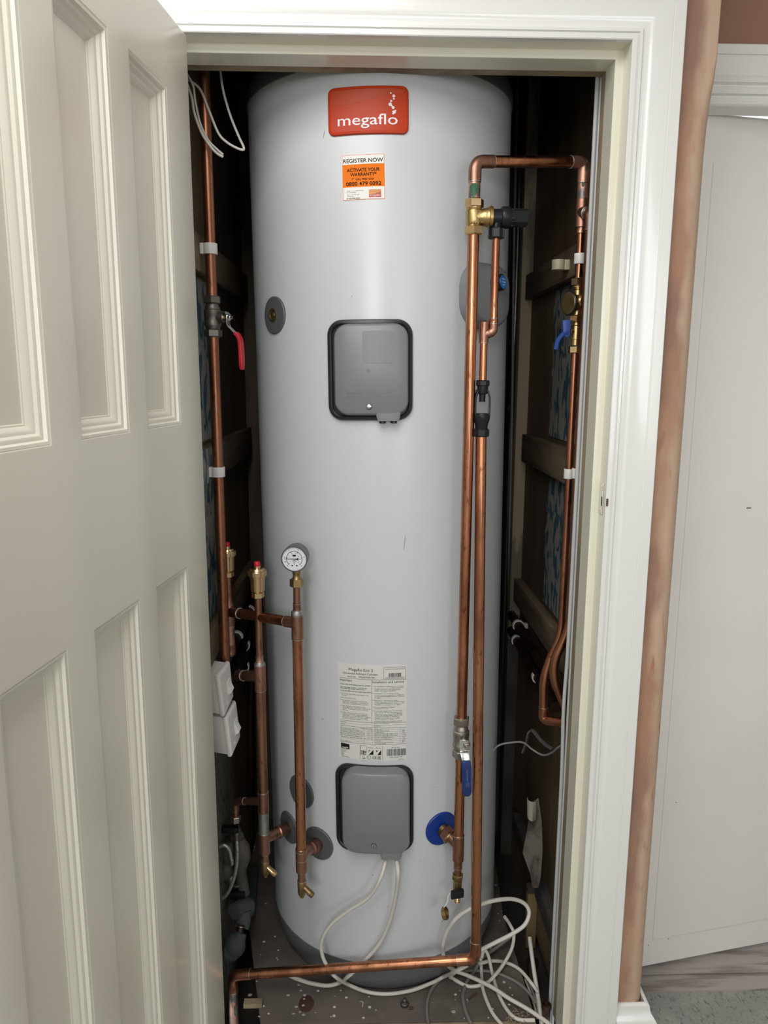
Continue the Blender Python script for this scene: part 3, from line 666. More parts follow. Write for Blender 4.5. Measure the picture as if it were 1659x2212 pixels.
ln(m, 488, 1485, 512, 1518, 5); tx(m, 'CE', 560, 1522, 40, 66, b=.01); tx(m, 'UK', 640, 1500, 24, 55, b=.02); tx(m, 'CA', 640, 1530, 24, 55, b=.02)
ln(m, 400, 1478, 432, 1478, 3); ln(m, 402, 1480, 412, 1506, 3); ln(m, 430, 1480, 420, 1506, 3); ln(m, 398, 1522, 436, 1522, 9)
o = part('approval_marks', m, M_ink, lab); o['kind'] = 'stuff'
m = MB(); text(m, 'megaflo', lambda u, v: B3((u - 557) * lx, (775 + v) * lz, .0012), 55, -1378, 22, 105, bold=.01); part('logo_lettering', m, M_paper, lab)

# ---- two immersion-heater covers in black gaskets
def cover(nm, x0, x1, y0, y1, px0, px1, py0, py1, depth, screw, gl):
    u0, _ = cylhit(x0, (y0 + y1) / 2); u1, _ = cylhit(x1, (y0 + y1) / 2); xm = (x0 + x1) / 2
    _, z1 = cylhit(xm, y0); _, z0 = cylhit(xm, y1); uc, zc = (u0 + u1) / 2, (z0 + z1) / 2
    G = on(uc, zc); w, h = u1 - u0, z1 - z0
    m = plate(MB(), G, w, h, .030, [(0, 0), (0, .006), (.002, .009), (.007, .010), (.0095, .008), (.010, .004)]); g = part(nm, m, M_gasket, label='grey plastic cover in a black gasket, %s of the two' % ('upper' if y0 < 1000 else 'lower'))
    pu0, _ = cylhit(px0, (py0 + py1) / 2, depth); pu1, _ = cylhit(px1, (py0 + py1) / 2, depth); _, pz1 = cylhit(xm, py0, depth); _, pz0 = cylhit(xm, py1, depth)
    k = 1.0
    C = on((pu0 + pu1) / 2 * k, (pz0 + pz1) / 2); pw, ph = pu1 - pu0, pz1 - pz0
    m = plate(MB(), C, pw, ph, .026, [(-.0035, .003), (-.002, depth * .55), (0, depth - .004), (.0012, depth - .0015), (.004, depth)]); pl = part('cover_plate', m, M_grey, g)
    return G, C, pw, ph, g, pl
G, C, pw, ph, g1, pl = cover('upper_cover', 711, 890, 690, 908, 721, 882.5, 700, 896, .022, 0, 0)
def outlet(C, pw, ph, depth, g, w0, dz, xs):
    m = MB(); rings = []
    for z, d in ((.006, 0), (-.006, .001), (-.0125, .002)):
        rings.append([C(x, -ph / 2 + z, hh) for x, hh in ((xs[0] + d * 2, depth * .25), (xs[0] + d * 2, depth * .92), (xs[0] + .006 + d * 2, depth), (xs[1] - .006 - d * 2, depth), (xs[1] - d * 2, depth * .92), (xs[1] - d * 2, depth * .25))])
    m.rings(rings); part('cable_outlet', m, M_grey, g)
    for x in (xs[0] + .0125, xs[1] - .0125):
        m = MB(); a = C(x, -ph / 2 - .012, depth * .58); m.lathe(a, (0, 0, -1), [(0, .0066), (.005, .0066), (.0058, .005)], 14); part('cable_gland', m, M_gasket, g)
kx1 = pw / 161.5
outlet(C, pw, ph, .022, g1, 0, 0, ((811.5 - 801.7) * kx1, (866 - 801.7) * kx1))
def flatc(C, h): return lambda u, v: C(u, v, h)
m = MB(); cz = ph / 196
for x, z, r, mt in ((796.5, 798 - 1.5, 4, M_grey2), (797, 878 - 1.5, 6.6, M_gasket)):
    pass
m = MB(); a = C((797.3 - 801.7) * kx1, (798 - 878) * cz, .0222); nrm = Vector((a.x, a.y, 0)).normalized()
m.lathe(a, nrm, [(-.001, .0058), (.0012, .0058), (.0014, .004)], 16); part('screw_boss', m, M_gasket, g1)
m = MB(); m.lathe(a + nrm * .0012, nrm, [(0, .0046), (.0012, .0044), (.0014, .0036)], 16); sc = part('screw', m, M_steel, g1)
m = MB(); a = C((796.7 - 801.7) * kx1, 0, .0222); nrm = Vector((a.x, a.y, 0)).normalized(); m.lathe(a, nrm, [(-.001, .0042), (.0006, .0042), (.0008, .0022), (.0002, .0018)], 16); part('moulded_dimple', m, M_grey, g1)
m = MB(); text(m, 'DISCONNECT FROM THE MAINS', flatc(C, .0224), (749 - 801.7) * kx1, (798 - 851) * cz, .0045, w=98 * kx1); text(m, 'BEFORE REMOVING THIS COVER', flatc(C, .0224), (749 - 801.7) * kx1, (798 - 859.5) * cz, .0045, w=98 * kx1)
part('moulded_lettering', m, M_grey2, g1)
m = plate(MB(), lambda u, v, h: C(u + (818 - 801.7) * kx1, v + (798 - 749) * cz, .0212 + h), 67 * kx1, 70 * cz, .003, [(0, 0), (.0006, .0011), (.0012, .0011)]); part('raised_rectangle', m, M_grey, g1)
G, C, pw, ph, g2, pl2 = cover('lower_cover', 728, 892, 1653, 1838, 738, 886, 1674, 1847, .034, 0, 0)
kx2 = pw / 148; cz2 = ph / 173
outlet(C, pw, ph, .034, g2, 0, 0, ((820.5 - 812.2) * kx2, (870.5 - 812.2) * kx2)); OUT2 = C
m = MB(); a = C((808 - 812.2) * kx2, (1761 - 1827.5) * cz2, .0340); nrm = Vector((a.x, a.y, 0)).normalized()
m.lathe(a, nrm, [(-.001, .0062), (.0004, .0062), (.0005, .0056)], 18); part('screw_recess', m, M_gasket, g2)
m = MB(); m.lathe(a, nrm, [(0, .0054), (.0011, .0052), (.0013, .0044)], 18); part('screw', m, M_grey, g2)
m = MB(); q = a + nrm * .0013; m.tube([q + Vector((-.0006, 0, -.0035)), q + Vector((.0006, 0, .0035))], .0005, 6); part('screw_slot', m, M_gasket, g2)
m = MB(); text(m, 'DISCONNECT FROM THE MAINS', flatc(C, .03415), -42 * kx2, (1761 - 1806) * cz2, .0032, w=84 * kx2); text(m, 'BEFORE REMOVING THIS COVER', flatc(C, .03415), -42 * kx2, (1761 - 1811) * cz2, .0032, w=84 * kx2)
part('moulded_lettering', m, M_grey2, g2)
LOWER_GLANDS = [cw(C(x, -ph / 2 - .017, .034 * .58)) for x in ((820.5 - 812.2) * kx2 + .0125, (870.5 - 812.2) * kx2 - .0125)]

# ---- temperature relief boss cover on the right flank
u0, z0 = cylhit(1036, 640)
G = on(u0 + .006, z0)
m = plate(MB(), G, .130, .131, .050, [(0, 0), (.001, .012), (.005, .026), (.011, .033), (.018, .036)]); bo = part('boss_cover', m, M_grey, label='rounded grey cover on the right flank, behind the copper pipes')
kn = cw(cyl_pt(u0 + .042, z0 + .018, .030)); knb = CMI @ P(1088, 609, Y=1.535)
kd = Vector((.80, -.58, .06)).normalized()
m = MB(); m.lathe(knb - kd * .050, kd, [(0, .013), (.012, .013), (.014, .0165), (.046, .0165), (.049, .015)], 20); kp = part('relief_knob', m, M_blackp, bo)
m = MB(); m.lathe(knb - kd * .0010, kd, [(0, .0138), (.0008, .0135)], 20); part('knob_disc', m, mat('knob_disc_blue', (.012, .15, .46), .4), bo)
m = MB(); sx_ = Vector((-kd.y, kd.x, 0)).normalized(); sy_ = kd.cross(sx_)
for s, v, w in (('PRESSURE', .004, .014), ('RELIEF', -.0015, .018), ('TEST', -.007, .012)): text(m, s, lambda a, b: knb + kd * .0002 + sx_ * a + sy_ * b, 0, v, .0028, w, 'C')
part('knob_lettering', m, M_paper, bo)

# ---- escutcheons round the tappings
def escut(px, py, r, mt, hole, lab):
    u, z = cylhit(px, py, .004); m = plate(MB(), on(u, z), 2 * r, 2 * r, r, [(0, 0), (.0004, .003), (.002, .0045)])
    o = part('escutcheon', m, mt, label=lab)
    a = math.sin(u / CR); b = -math.cos(u / CR); nl = Vector((a, b, 0))
    if hole:
        m = MB(); m.lathe(cyl_pt(u, z, .0042), nl, [(0, .0135), (.0022, .0135), (.0022, .0105), (.0006, .010), (.0004, .006), (.0012, .0055), (.0012, .001)], 20); part('brass_tapping', m, M_brassd, o)
    return cw(cyl_pt(u, z, .004)), CM.to_3x3() @ nl
escut(590, 681, .0385, M_disc, True, 'round grey tapping disc with a brass socket, high on the left flank')
escut(648, 1711, .0395, M_disc, False, 'plain grey disc half hidden by the gauge pipe')
E_C = escut(622, 1788, .0385, M_disc, False, 'grey disc where the far left pipe enters')
E_B = escut(686, 1823, .0395, M_disc, False, 'grey disc where the gauge pipe enters')
E_D = escut(955, 1791, .0395, M_blue, False, 'blue disc where the cold feed enters')

# ================================================================== copper pipework
R22, R15 = .011, .0075
def pipe(par, pts, r, mt, name='pipe', seg=18, **k):
    m = MB(); m.tube(pts, r, seg); return obj(name, m, mt, par, **k)
def socket(par, a, b, r, mt=None, name='fitting'):
    """capillary fitting: sleeve with a rolled bead at both mouths"""
    a, b = Vector(a), Vector(b); L = (b - a).length; m = MB()
    m.lathe(a, b - a, [(0, r - .0006), (.0006, r + .0003), (.002, r + .0003), (.003, r), (L - .003, r), (L - .002, r + .0003), (L - .0006, r + .0003), (L, r - .0006)], 20)
    return obj(name, m, mt or M_cufit, par)
def ring(par, p, ax, r):
    m = MB(); m.lathe(Vector(p) - Vector(ax).normalized() * .0009, ax, [(0, r), (.0004, r + .0007), (.0014, r + .0007), (.0018, r)], 20); return obj('solder_ring', m, M_solder, par)
def elbow(par, a, c, b, r, mt=None, R=.022):
    m = MB(); m.tube(fillet([a, c, b], R, 8), r, 20); o = obj('elbow', m, mt or M_cufit, par)
    a, c, b = Vector(a), Vector(c), Vector(b)
    for p, q in ((a, c), (b, c)): ring(par, p, q - p, r - .0004)
    return o
def tee(par, a, b, c, e, r, mt=None, rb=None):
    """run a-b with a branch from c to e, one casting"""
    m = MB(); a, b, c, e = map(Vector, (a, b, c, e)); L = (b - a).length
    m.lathe(a, b - a, [(0, r - .0008), (.0008, r + .0002), (L - .0008, r + .0002), (L, r - .0008)], 22)
    d = (e - c).normalized(); Lb = (e - c).length; rb = rb or r
    m.lathe(c, d, [(0, rb), (r, rb), (r + .002, rb + .0), (Lb - .0008, rb + .0002), (Lb, rb - .0008)], 22)
    return obj('tee', m, mt or M_cufit, par)
def nut(par, a, b, r, mt, rot=.3, name='compression_nut'):
    m = MB(); m.hexnut(a, b, r, rot); return obj(name, m, mt, par, smooth=20)
def flat_bar(m, pts, w, t, wdir):
    wdir = Vector(wdir).normalized(); rings = []; pts = [Vector(p) for p in pts]
    for i, p in enumerate(pts):
        T = (pts[min(i + 1, len(pts) - 1)] - pts[max(i - 1, 0)]).normalized(); n = T.cross(wdir).normalized()
        ww = w[i] if isinstance(w, (list, tuple)) else w
        rings.append([p + wdir * ww / 2 * a + n * t / 2 * b for a, b in ((-1, -1), (1, -1), (1, 1), (-1, 1))])
    return m.rings(rings)
def X(px, py, Y): return P(px, py, Y=Y)
Z = lambda px, py, Y: P(px, py, Y=Y).z
VZ = Vector((0, 0, 1))
def V(x, y, z): return Vector((x, y, z))
def lump(m, c, r, flat=(1, 1, 1), n=9, jit=0.0):
    c = Vector(c); rings = []
    for i in range(1, n):
        a = PI * i / n; rings.append([c + Vector((r * flat[0] * math.sin(a) * math.cos(2 * PI * k / 14) * (1 + jit * random.uniform(-1, 1)), r * flat[1] * math.sin(a) * math.sin(2 * PI * k / 14) * (1 + jit * random.uniform(-1, 1)), r * flat[2] * math.cos(a))) for k in range(14)])
    m.rings(rings)

# ---------------------------------------------------------------- A: riser at the left with the red lever
xA, yA = -.3065, 1.56
A = thing('copper_riser', 'thick copper riser pipe at far left with red-handled ball valve', 'pipe', (xA, yA, .77))
zA = lambda py: Z(460, py, yA)
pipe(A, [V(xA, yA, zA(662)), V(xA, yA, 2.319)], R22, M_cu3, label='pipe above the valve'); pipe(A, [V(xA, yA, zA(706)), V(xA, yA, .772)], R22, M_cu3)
def ball_valve(par, x, y, z_top, z_bot, mt, rot):
    """compression ball valve along z between two nuts; returns the body part"""
    h = z_top - z_bot; m = MB()
    m.lathe(V(x, y, z_bot), VZ, [(0, .0128), (h * .17, .0128), (h * .20, .0145), (h * .265, .0150), (h * .27, .0172), (h * .34, .0178), (h * .36, .0168), (h * .52, .0168), (h * .54, .0176), (h * .66, .0176), (h * .68, .0150), (h * .74, .0150), (h * .78, .0128), (h, .0128)], 24)
    b = obj('ball_valve', m, mt, par)
    nut(b, V(x, y, z_bot), V(x, y, z_bot + h * .185), .0182, mt, rot); nut(b, V(x, y, z_top - h * .185), V(x, y, z_top), .0182, mt, rot + .35)
    for z in (z_bot, z_top): m = MB(); m.lathe(V(x, y, z - .001), VZ, [(0, .0138), (.002, .0138)], 20); obj('ferrule', m, mt, b)
    return b
bv = ball_valve(A, xA, yA, zA(640), zA(728), M_nickeld, .25)
zs_ = zA(687); sx_ = V(.92, -.39, 0)             # spindle points right and forward
c0 = V(xA, yA, zs_)
m = MB(); m.lathe(c0, sx_, [(.012, .0098), (.027, .0098), (.028, .0088), (.0285, .0048), (.037, .0048)], 18); obj('spindle', m, M_nickeld, bv)
m = MB(); m.lathe(c0 + sx_ * .0225 + V(.004, -.010, 0), V(.39, -.92, 0), [(-.003, .0034), (.0005, .0034), (.0009, .0026)], 6); obj('gland_screw', m, M_brassd, bv)
m = MB(); m.hexnut(c0 + sx_ * .035, c0 + sx_ * .0425, .0062); m.lathe(c0 + sx_ * .042, sx_, [(0, .0036), (.0045, .0034)], 12); obj('lever_nut', m, M_steel, bv, smooth=20)
def at_sp(px, py, k): return lerp(P(px, py, Y=(c0 + sx_ * .036).y), P(px, py, Y=(c0 + sx_ * .036).y), 0)
yl = (c0 + sx_ * .0345).y
w_ = V(-.39, -.92, 0)                            # lever plate lies across the spindle
lv = [X(478, 674.5, yl + .004), X(488.5, 674, yl), X(492, 678, yl), X(492.5, 700, yl), X(495, 706, yl), X(509, 719.5, yl)]
m = MB(); flat_bar(m, lv, [.010, .013, .015, .013, .011, .010], .0022, w_); obj('lever', m, M_steel, bv, bevel=.0004)
m = MB(); g = spline([X(508, 719, yl), X(514, 724, yl), X(519, 735, yl), X(521.5, 760, yl), X(523, 799, yl)], 5)
flat_bar(m, g, [.0105, .0125] + [.0135] * (len(g) - 4) + [.012, .008], .0068, w_); gr = obj('grip', m, M_red, bv, bevel=.0030, bseg=3, label='red vinyl grip')

# ---------------------------------------------------------------- B: gauge pipe with its tee, hidden stub and air vent
xB, yB = -.1365, 1.465
B_ = thing('gauge_pipework', 'copper flow pipe topped by round white pressure gauge on left front of cylinder', 'pipe', (xB, yB, .30))
zB = lambda py: Z(645, py, yB)
pipe(B_, [V(xB, yB, zB(1303)), V(xB, yB, zB(1258))], R15, M_cu2, label='thin pipe under the gauge'); socket(B_, V(xB, yB, zB(1324)), V(xB, yB, zB(1302)), R15 + .0008, M_cu2, 'reducer')
ring(B_, V(xB, yB, zB(1304)), VZ, R15 + .0006)
m = MB(); m.lathe(V(xB, yB, zB(1331)), VZ, [(0, .0126), (.009, .0126), (.0125, .0105), (.014, .0085)], 20); obj('reducing_collar', m, M_solder_grey, B_)
yS = 1.635; pS = P(495, 1321, Y=yS)
br = V(xB, yB, zB(1346)); e_ = lerp(br, pS, .15)
tee(B_, V(xB, yB, zB(1380)), V(xB, yB, zB(1326)), br, e_, .0124, rb=.0120); ring(B_, e_, pS - br, .0120); ring(B_, V(xB, yB, zB(1380)), VZ, .0120)
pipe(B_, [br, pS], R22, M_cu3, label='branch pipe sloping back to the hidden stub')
m = MB(); m.lathe(lerp(br, pS, .83), pS - br, [(0, .0114), (.0006, .0122), (.04, .0122)], 20); obj('fitting', m, M_cufit, B_); ring(B_, lerp(br, pS, .83), pS - br, .0120)
pipe(B_, [V(xB, yB, zB(1836)), V(xB, yB, zB(1378))], R22, M_cu, label='main pipe')
# lower tee, elbow into the cylinder, drain cock
zt_ = zB(1846); bE = V(xB, yB, zt_); eB, nB = E_B
tee(B_, V(xB, yB, zB(1882)), V(xB, yB, zB(1832)), bE, lerp(bE, eB, .62), .0126, rb=.0120)
for s in (1838, 1856): ring(B_, V(xB, yB, zB(s)), VZ, .0124)
m = MB(); dq = (eB - bE).normalized(); m.lathe(lerp(bE, eB, .52), dq, [(0, .0134), (.002, .0150), (.006, .0150), (.008, .0142), (.014, .0142), (.016, .0150), ((eB - bE).length * .48, .0150)], 24); obj('tank_connector', m, M_cufit, B_)
pipe(B_, [V(xB, yB, zB(1905)), V(xB, yB, zB(1880))], R15 + .001, M_cufit, 'pipe_stub'); ring(B_, V(xB, yB, zB(1884)), VZ, .0086)
def drain_cock(par, x, y, zt, dr_, mt, tip):
    dr_ = Vector(dr_).normalized(); m = MB()
    m.lathe(V(x, y, zt), -VZ, [(0, .0092), (.002, .0098), (.012, .0096), (.028, .0092), (.034, .0072), (.036, .0048), (.040, .0045), (.041, .003)], 18); b = obj('drain_cock', m, mt, par)
    a = V(x, y, zt - .010); m = MB(); m.lathe(a, dr_, [(.004, .0064), (.021, .0064), (.0212, .0070), (.024, .0072), (.0265, .0062), (.0267, .0071), (.0295, .0062), (.0297, .0071), (.033, .0060), (.034, .0046), (.031, .0044)], 16); obj('hose_tail', m, tip, b)
    ring(b, V(x, y, zt), VZ, .0094); return b
drain_cock(B_, xB, yB, zB(1903), (.78, -.30, -.62), M_brassd, M_brassd)
# hidden stub behind the riser
xS = pS.x; zS = lambda py: Z(495, py, yS)
pipe(B_, [V(xS, yS, zS(1292)), V(xS, yS, zS(1244))], R15, M_cu2); socket(B_, V(xS, yS, zS(1300)), V(xS, yS, zS(1280)), R15 + .0006, M_cu2)
m = MB(); m.lathe(V(xS, yS, zS(1350)), VZ, [(0, .0126), (.045, .0126), (.052, .0105), (.056, .0086)], 20); obj('reducing_tee', m, M_cufit, B_)
pipe(B_, [V(xS, yS, zS(1415)), V(xS, yS, zS(1340))], R22, M_flux); socket(B_, V(xS, yS, zS(1412)), V(xS, yS, zS(1392)), R22 + .001)
def air_vent(par, x, y, ztop, zbot):
    h = ztop - zbot; m = MB(); k = h / .078
    m.lathe(V(x, y, zbot), VZ, [(.013 * k, .010), (.0145 * k, .0112), (.0150 * k, .0138), (.0165 * k, .0152), (.044 * k, .0158), (.0445 * k, .0168), (.0480 * k, .0170), (.0483 * k, .0190), (.0490 * k, .0202), (.0575 * k, .0202), (.0595 * k, .0192), (.0600 * k, .0165), (.0640 * k, .0140), (.0645 * k, .0072), (.069 * k, .0070)], 28)
    b = obj('air_vent', m, M_brassn, par, smooth=18); nut(b, V(x, y, zbot + .001), V(x, y, zbot + .013 * k), .0138, M_brassn, .2)
    m = MB(); m.lathe(V(x, y, zbot + .068 * k), VZ, [(0, .0062), (.001, .0068), (.008 * k, .0066), (.010 * k, .0056)], 14); obj('vent_cap', m, M_redcap, b, label='red vent cap')
    return b
air_vent(B_, xS, yS, zS(1171), zS(1247))
# the gauge
zg = zB(1206.5); gc = X(636, 1207, yB - .012); gx = Vector((-.10, -.99, -.03)).normalized()
m = MB(); m.hexnut(V(xB, yB, zB(1267)), V(xB, yB, zB(1250)), .0142, .15); nutg = obj('compression_nut', m, M_brassd, B_, smooth=20)
m = MB(); m.lathe(V(xB, yB, zB(1252)), VZ, [(0, .0108), (.003, .0092), (.006, .0080), (.012, .0078), (.0135, .0086), (.0195, .0086)], 20); obj('gauge_adapter', m, M_brassd, B_)
m = MB(); m.lathe(gc, gx, [(-.027, .0215), (-.028, .0258), (.0015, .0268), (.003, .0268), (.0042, .0258), (.0042, .0246), (.0012, .0244)], 48); ga = obj('pressure_gauge', m, M_chromeblk, B_, label='round gauge with a white face and black needle')
m = MB(); m.lathe(gc, gx, [(-.001, .0246), (.0015, .0246)], 48); obj('dial', m, M_glass, ga)
rx = Vector((-gx.y, gx.x, 0)).normalized() * -1; rx = Vector((.99, -.10, 0)).normalized(); ry = gx.cross(rx).normalized(); ry = ry if ry.z > 0 else -ry
def D(u, v, h=.0018): return gc + gx * h + rx * u + ry * v
def pol(r, a): return r * math.cos(math.radians(a)), r * math.sin(math.radians(a))
m = MB()
for k in range(61):
    a = 225 - 270 * k / 60; r0, r1 = (.0135, .0168) if k % 12 == 0 else (.0150, .0166); w = .0005 if k % 12 == 0 else .00022
    (x0, y0), (x1, y1) = pol(r0, a), pol(r1, a); tx_, ty_ = pol(w, a + 90)
    m.add([D(x0 - tx_, y0 - ty_), D(x0 + tx_, y0 + ty_), D(x1 + tx_, y1 + ty_), D(x1 - tx_, y1 - ty_)], [(0, 1, 2, 3)])
    if k < 60:
        b0, b1 = a, a - 4.5
        m.add([D(*pol(.0160, b0)), D(*pol(.0160, b1)), D(*pol(.0165, b1)), D(*pol(.0165, b0))], [(0, 1, 2, 3)])
for s, a in (('0', 225), ('1', 120), ('2', 66), ('3', 12), ('4', -45), ('0', 172)):
    x, y = pol(.0200, a); text(m, s, lambda u, v: D(u, v), x, y - .0012, .0024, None, 'C', bold=.03)
for s, a, r in (('15', 153, .0105), ('30', 112, .0112), ('45', 75, .0112), ('60', 33, .0100), ('bar', 0, .0120), ('psi', -90, .0076), ('bar', -90, .0104), ('50', -35, .0105), ('5', 217, .0105)):
    x, y = pol(r, a); text(m, s, lambda u, v: D(u, v), x, y - .0008, .0015, None, 'C', bold=.03)
m.add([D(.0040 * math.cos(2 * PI * k / 16), .0069 + .0019 * math.sin(2 * PI * k / 16)) for k in range(16)], [tuple(range(16))])
text(m, 'CL1.6', lambda u, v: D(u, v), 0, -.0052, .0016, .007, 'C', bold=.03)
for cx_ in (-.0045, .0050): m.add([D(cx_ + .0016 * math.cos(2 * PI * k / 12), -.0138 + .0016 * math.sin(2 * PI * k / 12)) for k in range(12)], [tuple(range(12))])
m.add([D(*pol(.0175, 198)), D(*pol(.0205, 202)), D(*pol(.0205, 196))], [(0, 1, 2)])
obj('scale', m, M_ink, ga)
m = MB(); q = [D(-.0205, -.0002, .0026), D(-.001, -.0005, .0026), D(.0045, -.0007, .0026), D(.0085, -.0027, .0026), D(.0085, .0027, .0026), D(.0045, .0007, .0026), D(-.001, .0005, .0026), D(-.0205, .0002, .0026)]
m.rings([q, [p + gx * .0004 for p in q]]); nd = obj('needle', m, M_ink, ga); m = MB(); m.lathe(D(0, 0, .0026), gx, [(0, .0021), (.0014, .0019), (.0016, .0012)], 14); obj('needle_hub', m, M_nickel, ga)

# ---------------------------------------------------------------- C: left-hand return pipe with the second air vent
xC, yC = -.2285, 1.55
C_ = thing('return_pipework', 'dull copper pipe left of the gauge pipe, topped by brass vent with red cap', 'pipe', (xC, yC, .28))
zC = lambda py: Z(566, py, yC)
air_vent(C_, xC, yC, zC(1213), zC(1292))
pipe(C_, [V(xC, yC, zC(1424)), V(xC, yC, zC(1288))], R15, M_cu2, label='thin pipe under the vent'); socket(C_, V(xC, yC, zC(1430)), V(xC, yC, zC(1416)), R15 + .0008, M_flux)
m = MB(); m.lathe(V(xC, yC, zC(1440)), VZ, [(0, .0124), (.007, .0124), (.010, .0105), (.012, .0086)], 20); obj('reducing_collar', m, M_solder_grey, C_)
bC = V(xC, yC, zC(1461)); eC1 = X(513, 1459, 1.60)
tee(C_, V(xC, yC, zC(1491)), V(xC, yC, zC(1436)), bC, lerp(bC, eC1, .55), .0124, rb=.0118); ring(C_, V(xC, yC, zC(1491)), VZ, .0120)
pipe(C_, [bC, eC1], R22 - .0003, M_cu2); socket(C_, lerp(bC, eC1, .74), lerp(bC, eC1, .99), .0119); ring(C_, lerp(bC, eC1, .74), eC1 - bC, .0118)
pipe(C_, [V(xC, yC, zC(1715)), V(xC, yC, zC(1489))], R22, M_cu2, label='main pipe')
bC2 = V(xC, yC, zC(1730)); eC2 = X(508, 1731, 1.60)
tee(C_, V(xC, yC, zC(1754)), V(xC, yC, zC(1711)), bC2, lerp(bC2, eC2, .4), .0122, rb=.0088); ring(C_, V(xC, yC, zC(1711)), VZ, .0120)
pipe(C_, [bC2, lerp(bC2, eC2, .93)], R15, M_cu2); 
elbow(C_, lerp(bC2, eC2, .66), eC2, eC2 + V(0, 0, -.024), .0086)
pipe(C_, [eC2 + V(0, 0, -.01), eC2 + V(0, 0, -.052)], R15, M_cu2); nut(C_, eC2 + V(0, 0, -.053), eC2 + V(0, 0, -.038), .0118, M_nickel)
m = MB(); m.lathe(V(xC, yC, zC(1799)), VZ, [(0, .0116), (zC(1752) - zC(1799), .0116)], 20); obj('tinned_sleeve', m, M_solder_grey, C_, label='tinned grey sleeve')
eC, nC = E_C; bC3 = V(xC, yC, zC(1812))
tee(C_, V(xC, yC, zC(1843)), V(xC, yC, zC(1799)), bC3, lerp(bC3, eC, .60), .0126, rb=.0120); ring(C_, V(xC, yC, zC(1799)), VZ, .0124)
m = MB(); dq = (eC - bC3).normalized(); Lq = (eC - bC3).length; m.lathe(lerp(bC3, eC, .55), dq, [(0, .0134), (.002, .0150), (.006, .0150), (.008, .0142), (Lq * .45, .0148)], 24); obj('tank_connector', m, M_cufit, C_)
pipe(C_, [V(xC, yC, zC(1862)), V(xC, yC, zC(1840))], R15 + .001, M_cufit, 'pipe_stub'); ring(C_, V(xC, yC, zC(1845)), VZ, .0090)
drain_cock(C_, xC, yC, zC(1860), (.74, -.25, -.62), M_brassd, M_brassn)

# ---------------------------------------------------------------- D: cold feed: drain cock, blue lever valve, relief valve, loop over to the right wall
yD = 1.475; xD = P(1022, 530, Y=yD).x
D_ = thing('cold_feed_pipework', 'copper cold feed with blue-handled valve, looping over to the right wall', 'pipe', (xD, yD, .34))
zD = lambda py: Z(1005, py, yD)
TL = X(1025.5, 349, yD); TL.x = xD
yR = 1.575; TR = X(1262, 350, yR)
dirT = (TR - TL).normalized()
pipe(D_, [V(xD, yD, zD(440)), V(xD, yD, TL.z - .01)], R22, M_flux)
elbow(D_, V(xD, yD, TL.z - .036), TL, TL + dirT * .040, .0121, M_cufit, .020)
pipe(D_, [TL + dirT * .02, TR - dirT * .02], R22, M_cu, label='level pipe over to the right wall')
elbow(D_, TR - dirT * .034, TR, TR + V(0, 0, -.040), .0121, M_flux, .020)
m = MB(); q = V(xD, yD, zD(413)); 
rings = []
for k in range(7):
    z = q.z + .012 - .030 * k / 6; hw = (.35, .75, .8, .6, .35, .22, .12)[k]
    rings.append([V(xD + .0114 * math.sin(-.25 + a), yD - .0114 * math.cos(-.25 + a), z) for a in (-hw, -hw * .5, 0, hw * .5, hw)])
m.rings(rings, False, False, closed=False); obj('flux_stain', m, M_green, D_)
# brass relief tee: nuts, body, side arm
n0, n1_, n2_, n3 = zD(430), zD(449), zD(489), zD(508)
nut(D_, V(xD, yD, n1_), V(xD, yD, n0), .0185, M_brassn, .1); nut(D_, V(xD, yD, n3), V(xD, yD, n2_), .0185, M_brassn, .45)
m = MB(); m.lathe(V(xD, yD, n2_ - .002), VZ, [(0, .0145), (.003, .0145), (.0035, .0132), (.006, .0150), (.0085, .0156), (n1_ - n2_ - .004, .0156), (n1_ - n2_ - .002, .0132), (n1_ - n2_ + .001, .0145), (n1_ - n2_ + .004, .0145)], 24)
zc = (zD(469)); ax = V(1, .02, 0)
m.lathe(V(xD, yD, zc), ax, [(.0, .0155), (.014, .0145), (.016, .0152), (.026, .0178), (.0275, .0182), (.0285, .0205), (.034, .0205), (.0352, .0195)], 24)
rv = obj('relief_valve', m, M_brass, D_, label='brass relief valve body with a black side arm')
m = MB(); text(m, 'RWC', lambda a, b: V(xD + .0225 - b, yD - .0169, zc + .004 + a * -1 + .004), 0, -.0016, .0032, .011, 'L', bold=.02)
text(m, '22', lambda a, b: V(xD - b + .001, yD - .0159, zc + .013 - a), 0, 0, .0028, .007, 'L', bold=.02)
def tri(p, s): 
    pts = [(-s, s * .9), (s, s * .9), (0, -s)]
    for i in range(3):
        a_, b_ = pts[i], pts[(i + 1) % 3]; m.tube([V(p[0] + a_[0], yD - .0160, p[1] + a_[1]), V(p[0] + b_[0], yD - .0160, p[1] + b_[1])], .0004, 6)
tri((xD + .0015, zc - .0118), .0026)
for a_, b_ in (((-.0045, -.0038), (-.0045, .0045)), ((-.0045, -.0038), (.0045, -.0038)), ((.0045, -.0038), (.0045, .0045))):
    m.tube([V(xD + .0015 + a_[0], yD - .0158, zc - .0118 + a_[1]), V(xD + .0015 + b_[0], yD - .0158, zc - .0118 + b_[1])], .0006, 6)
obj('cast_marks', m, M_brassd, rv)
sa = V(xD, yD, zc)
m = MB(); m.lathe(sa, ax, [(.034, .0155), (.0515, .0155), (.052, .0192), (.054, .0202), (.066, .0202), (.0685, .0185), (.0690, .0150), (.078, .0150)], 24); obj('relief_bonnet', m, M_blackp, rv)
m = MB(); m.lathe(sa, ax, [(.077, .0125), (.077, .0172), (.100, .0166), (.102, .0155), (.102, .004)], 10); obj('relief_knob', m, M_blackp, rv, smooth=15)
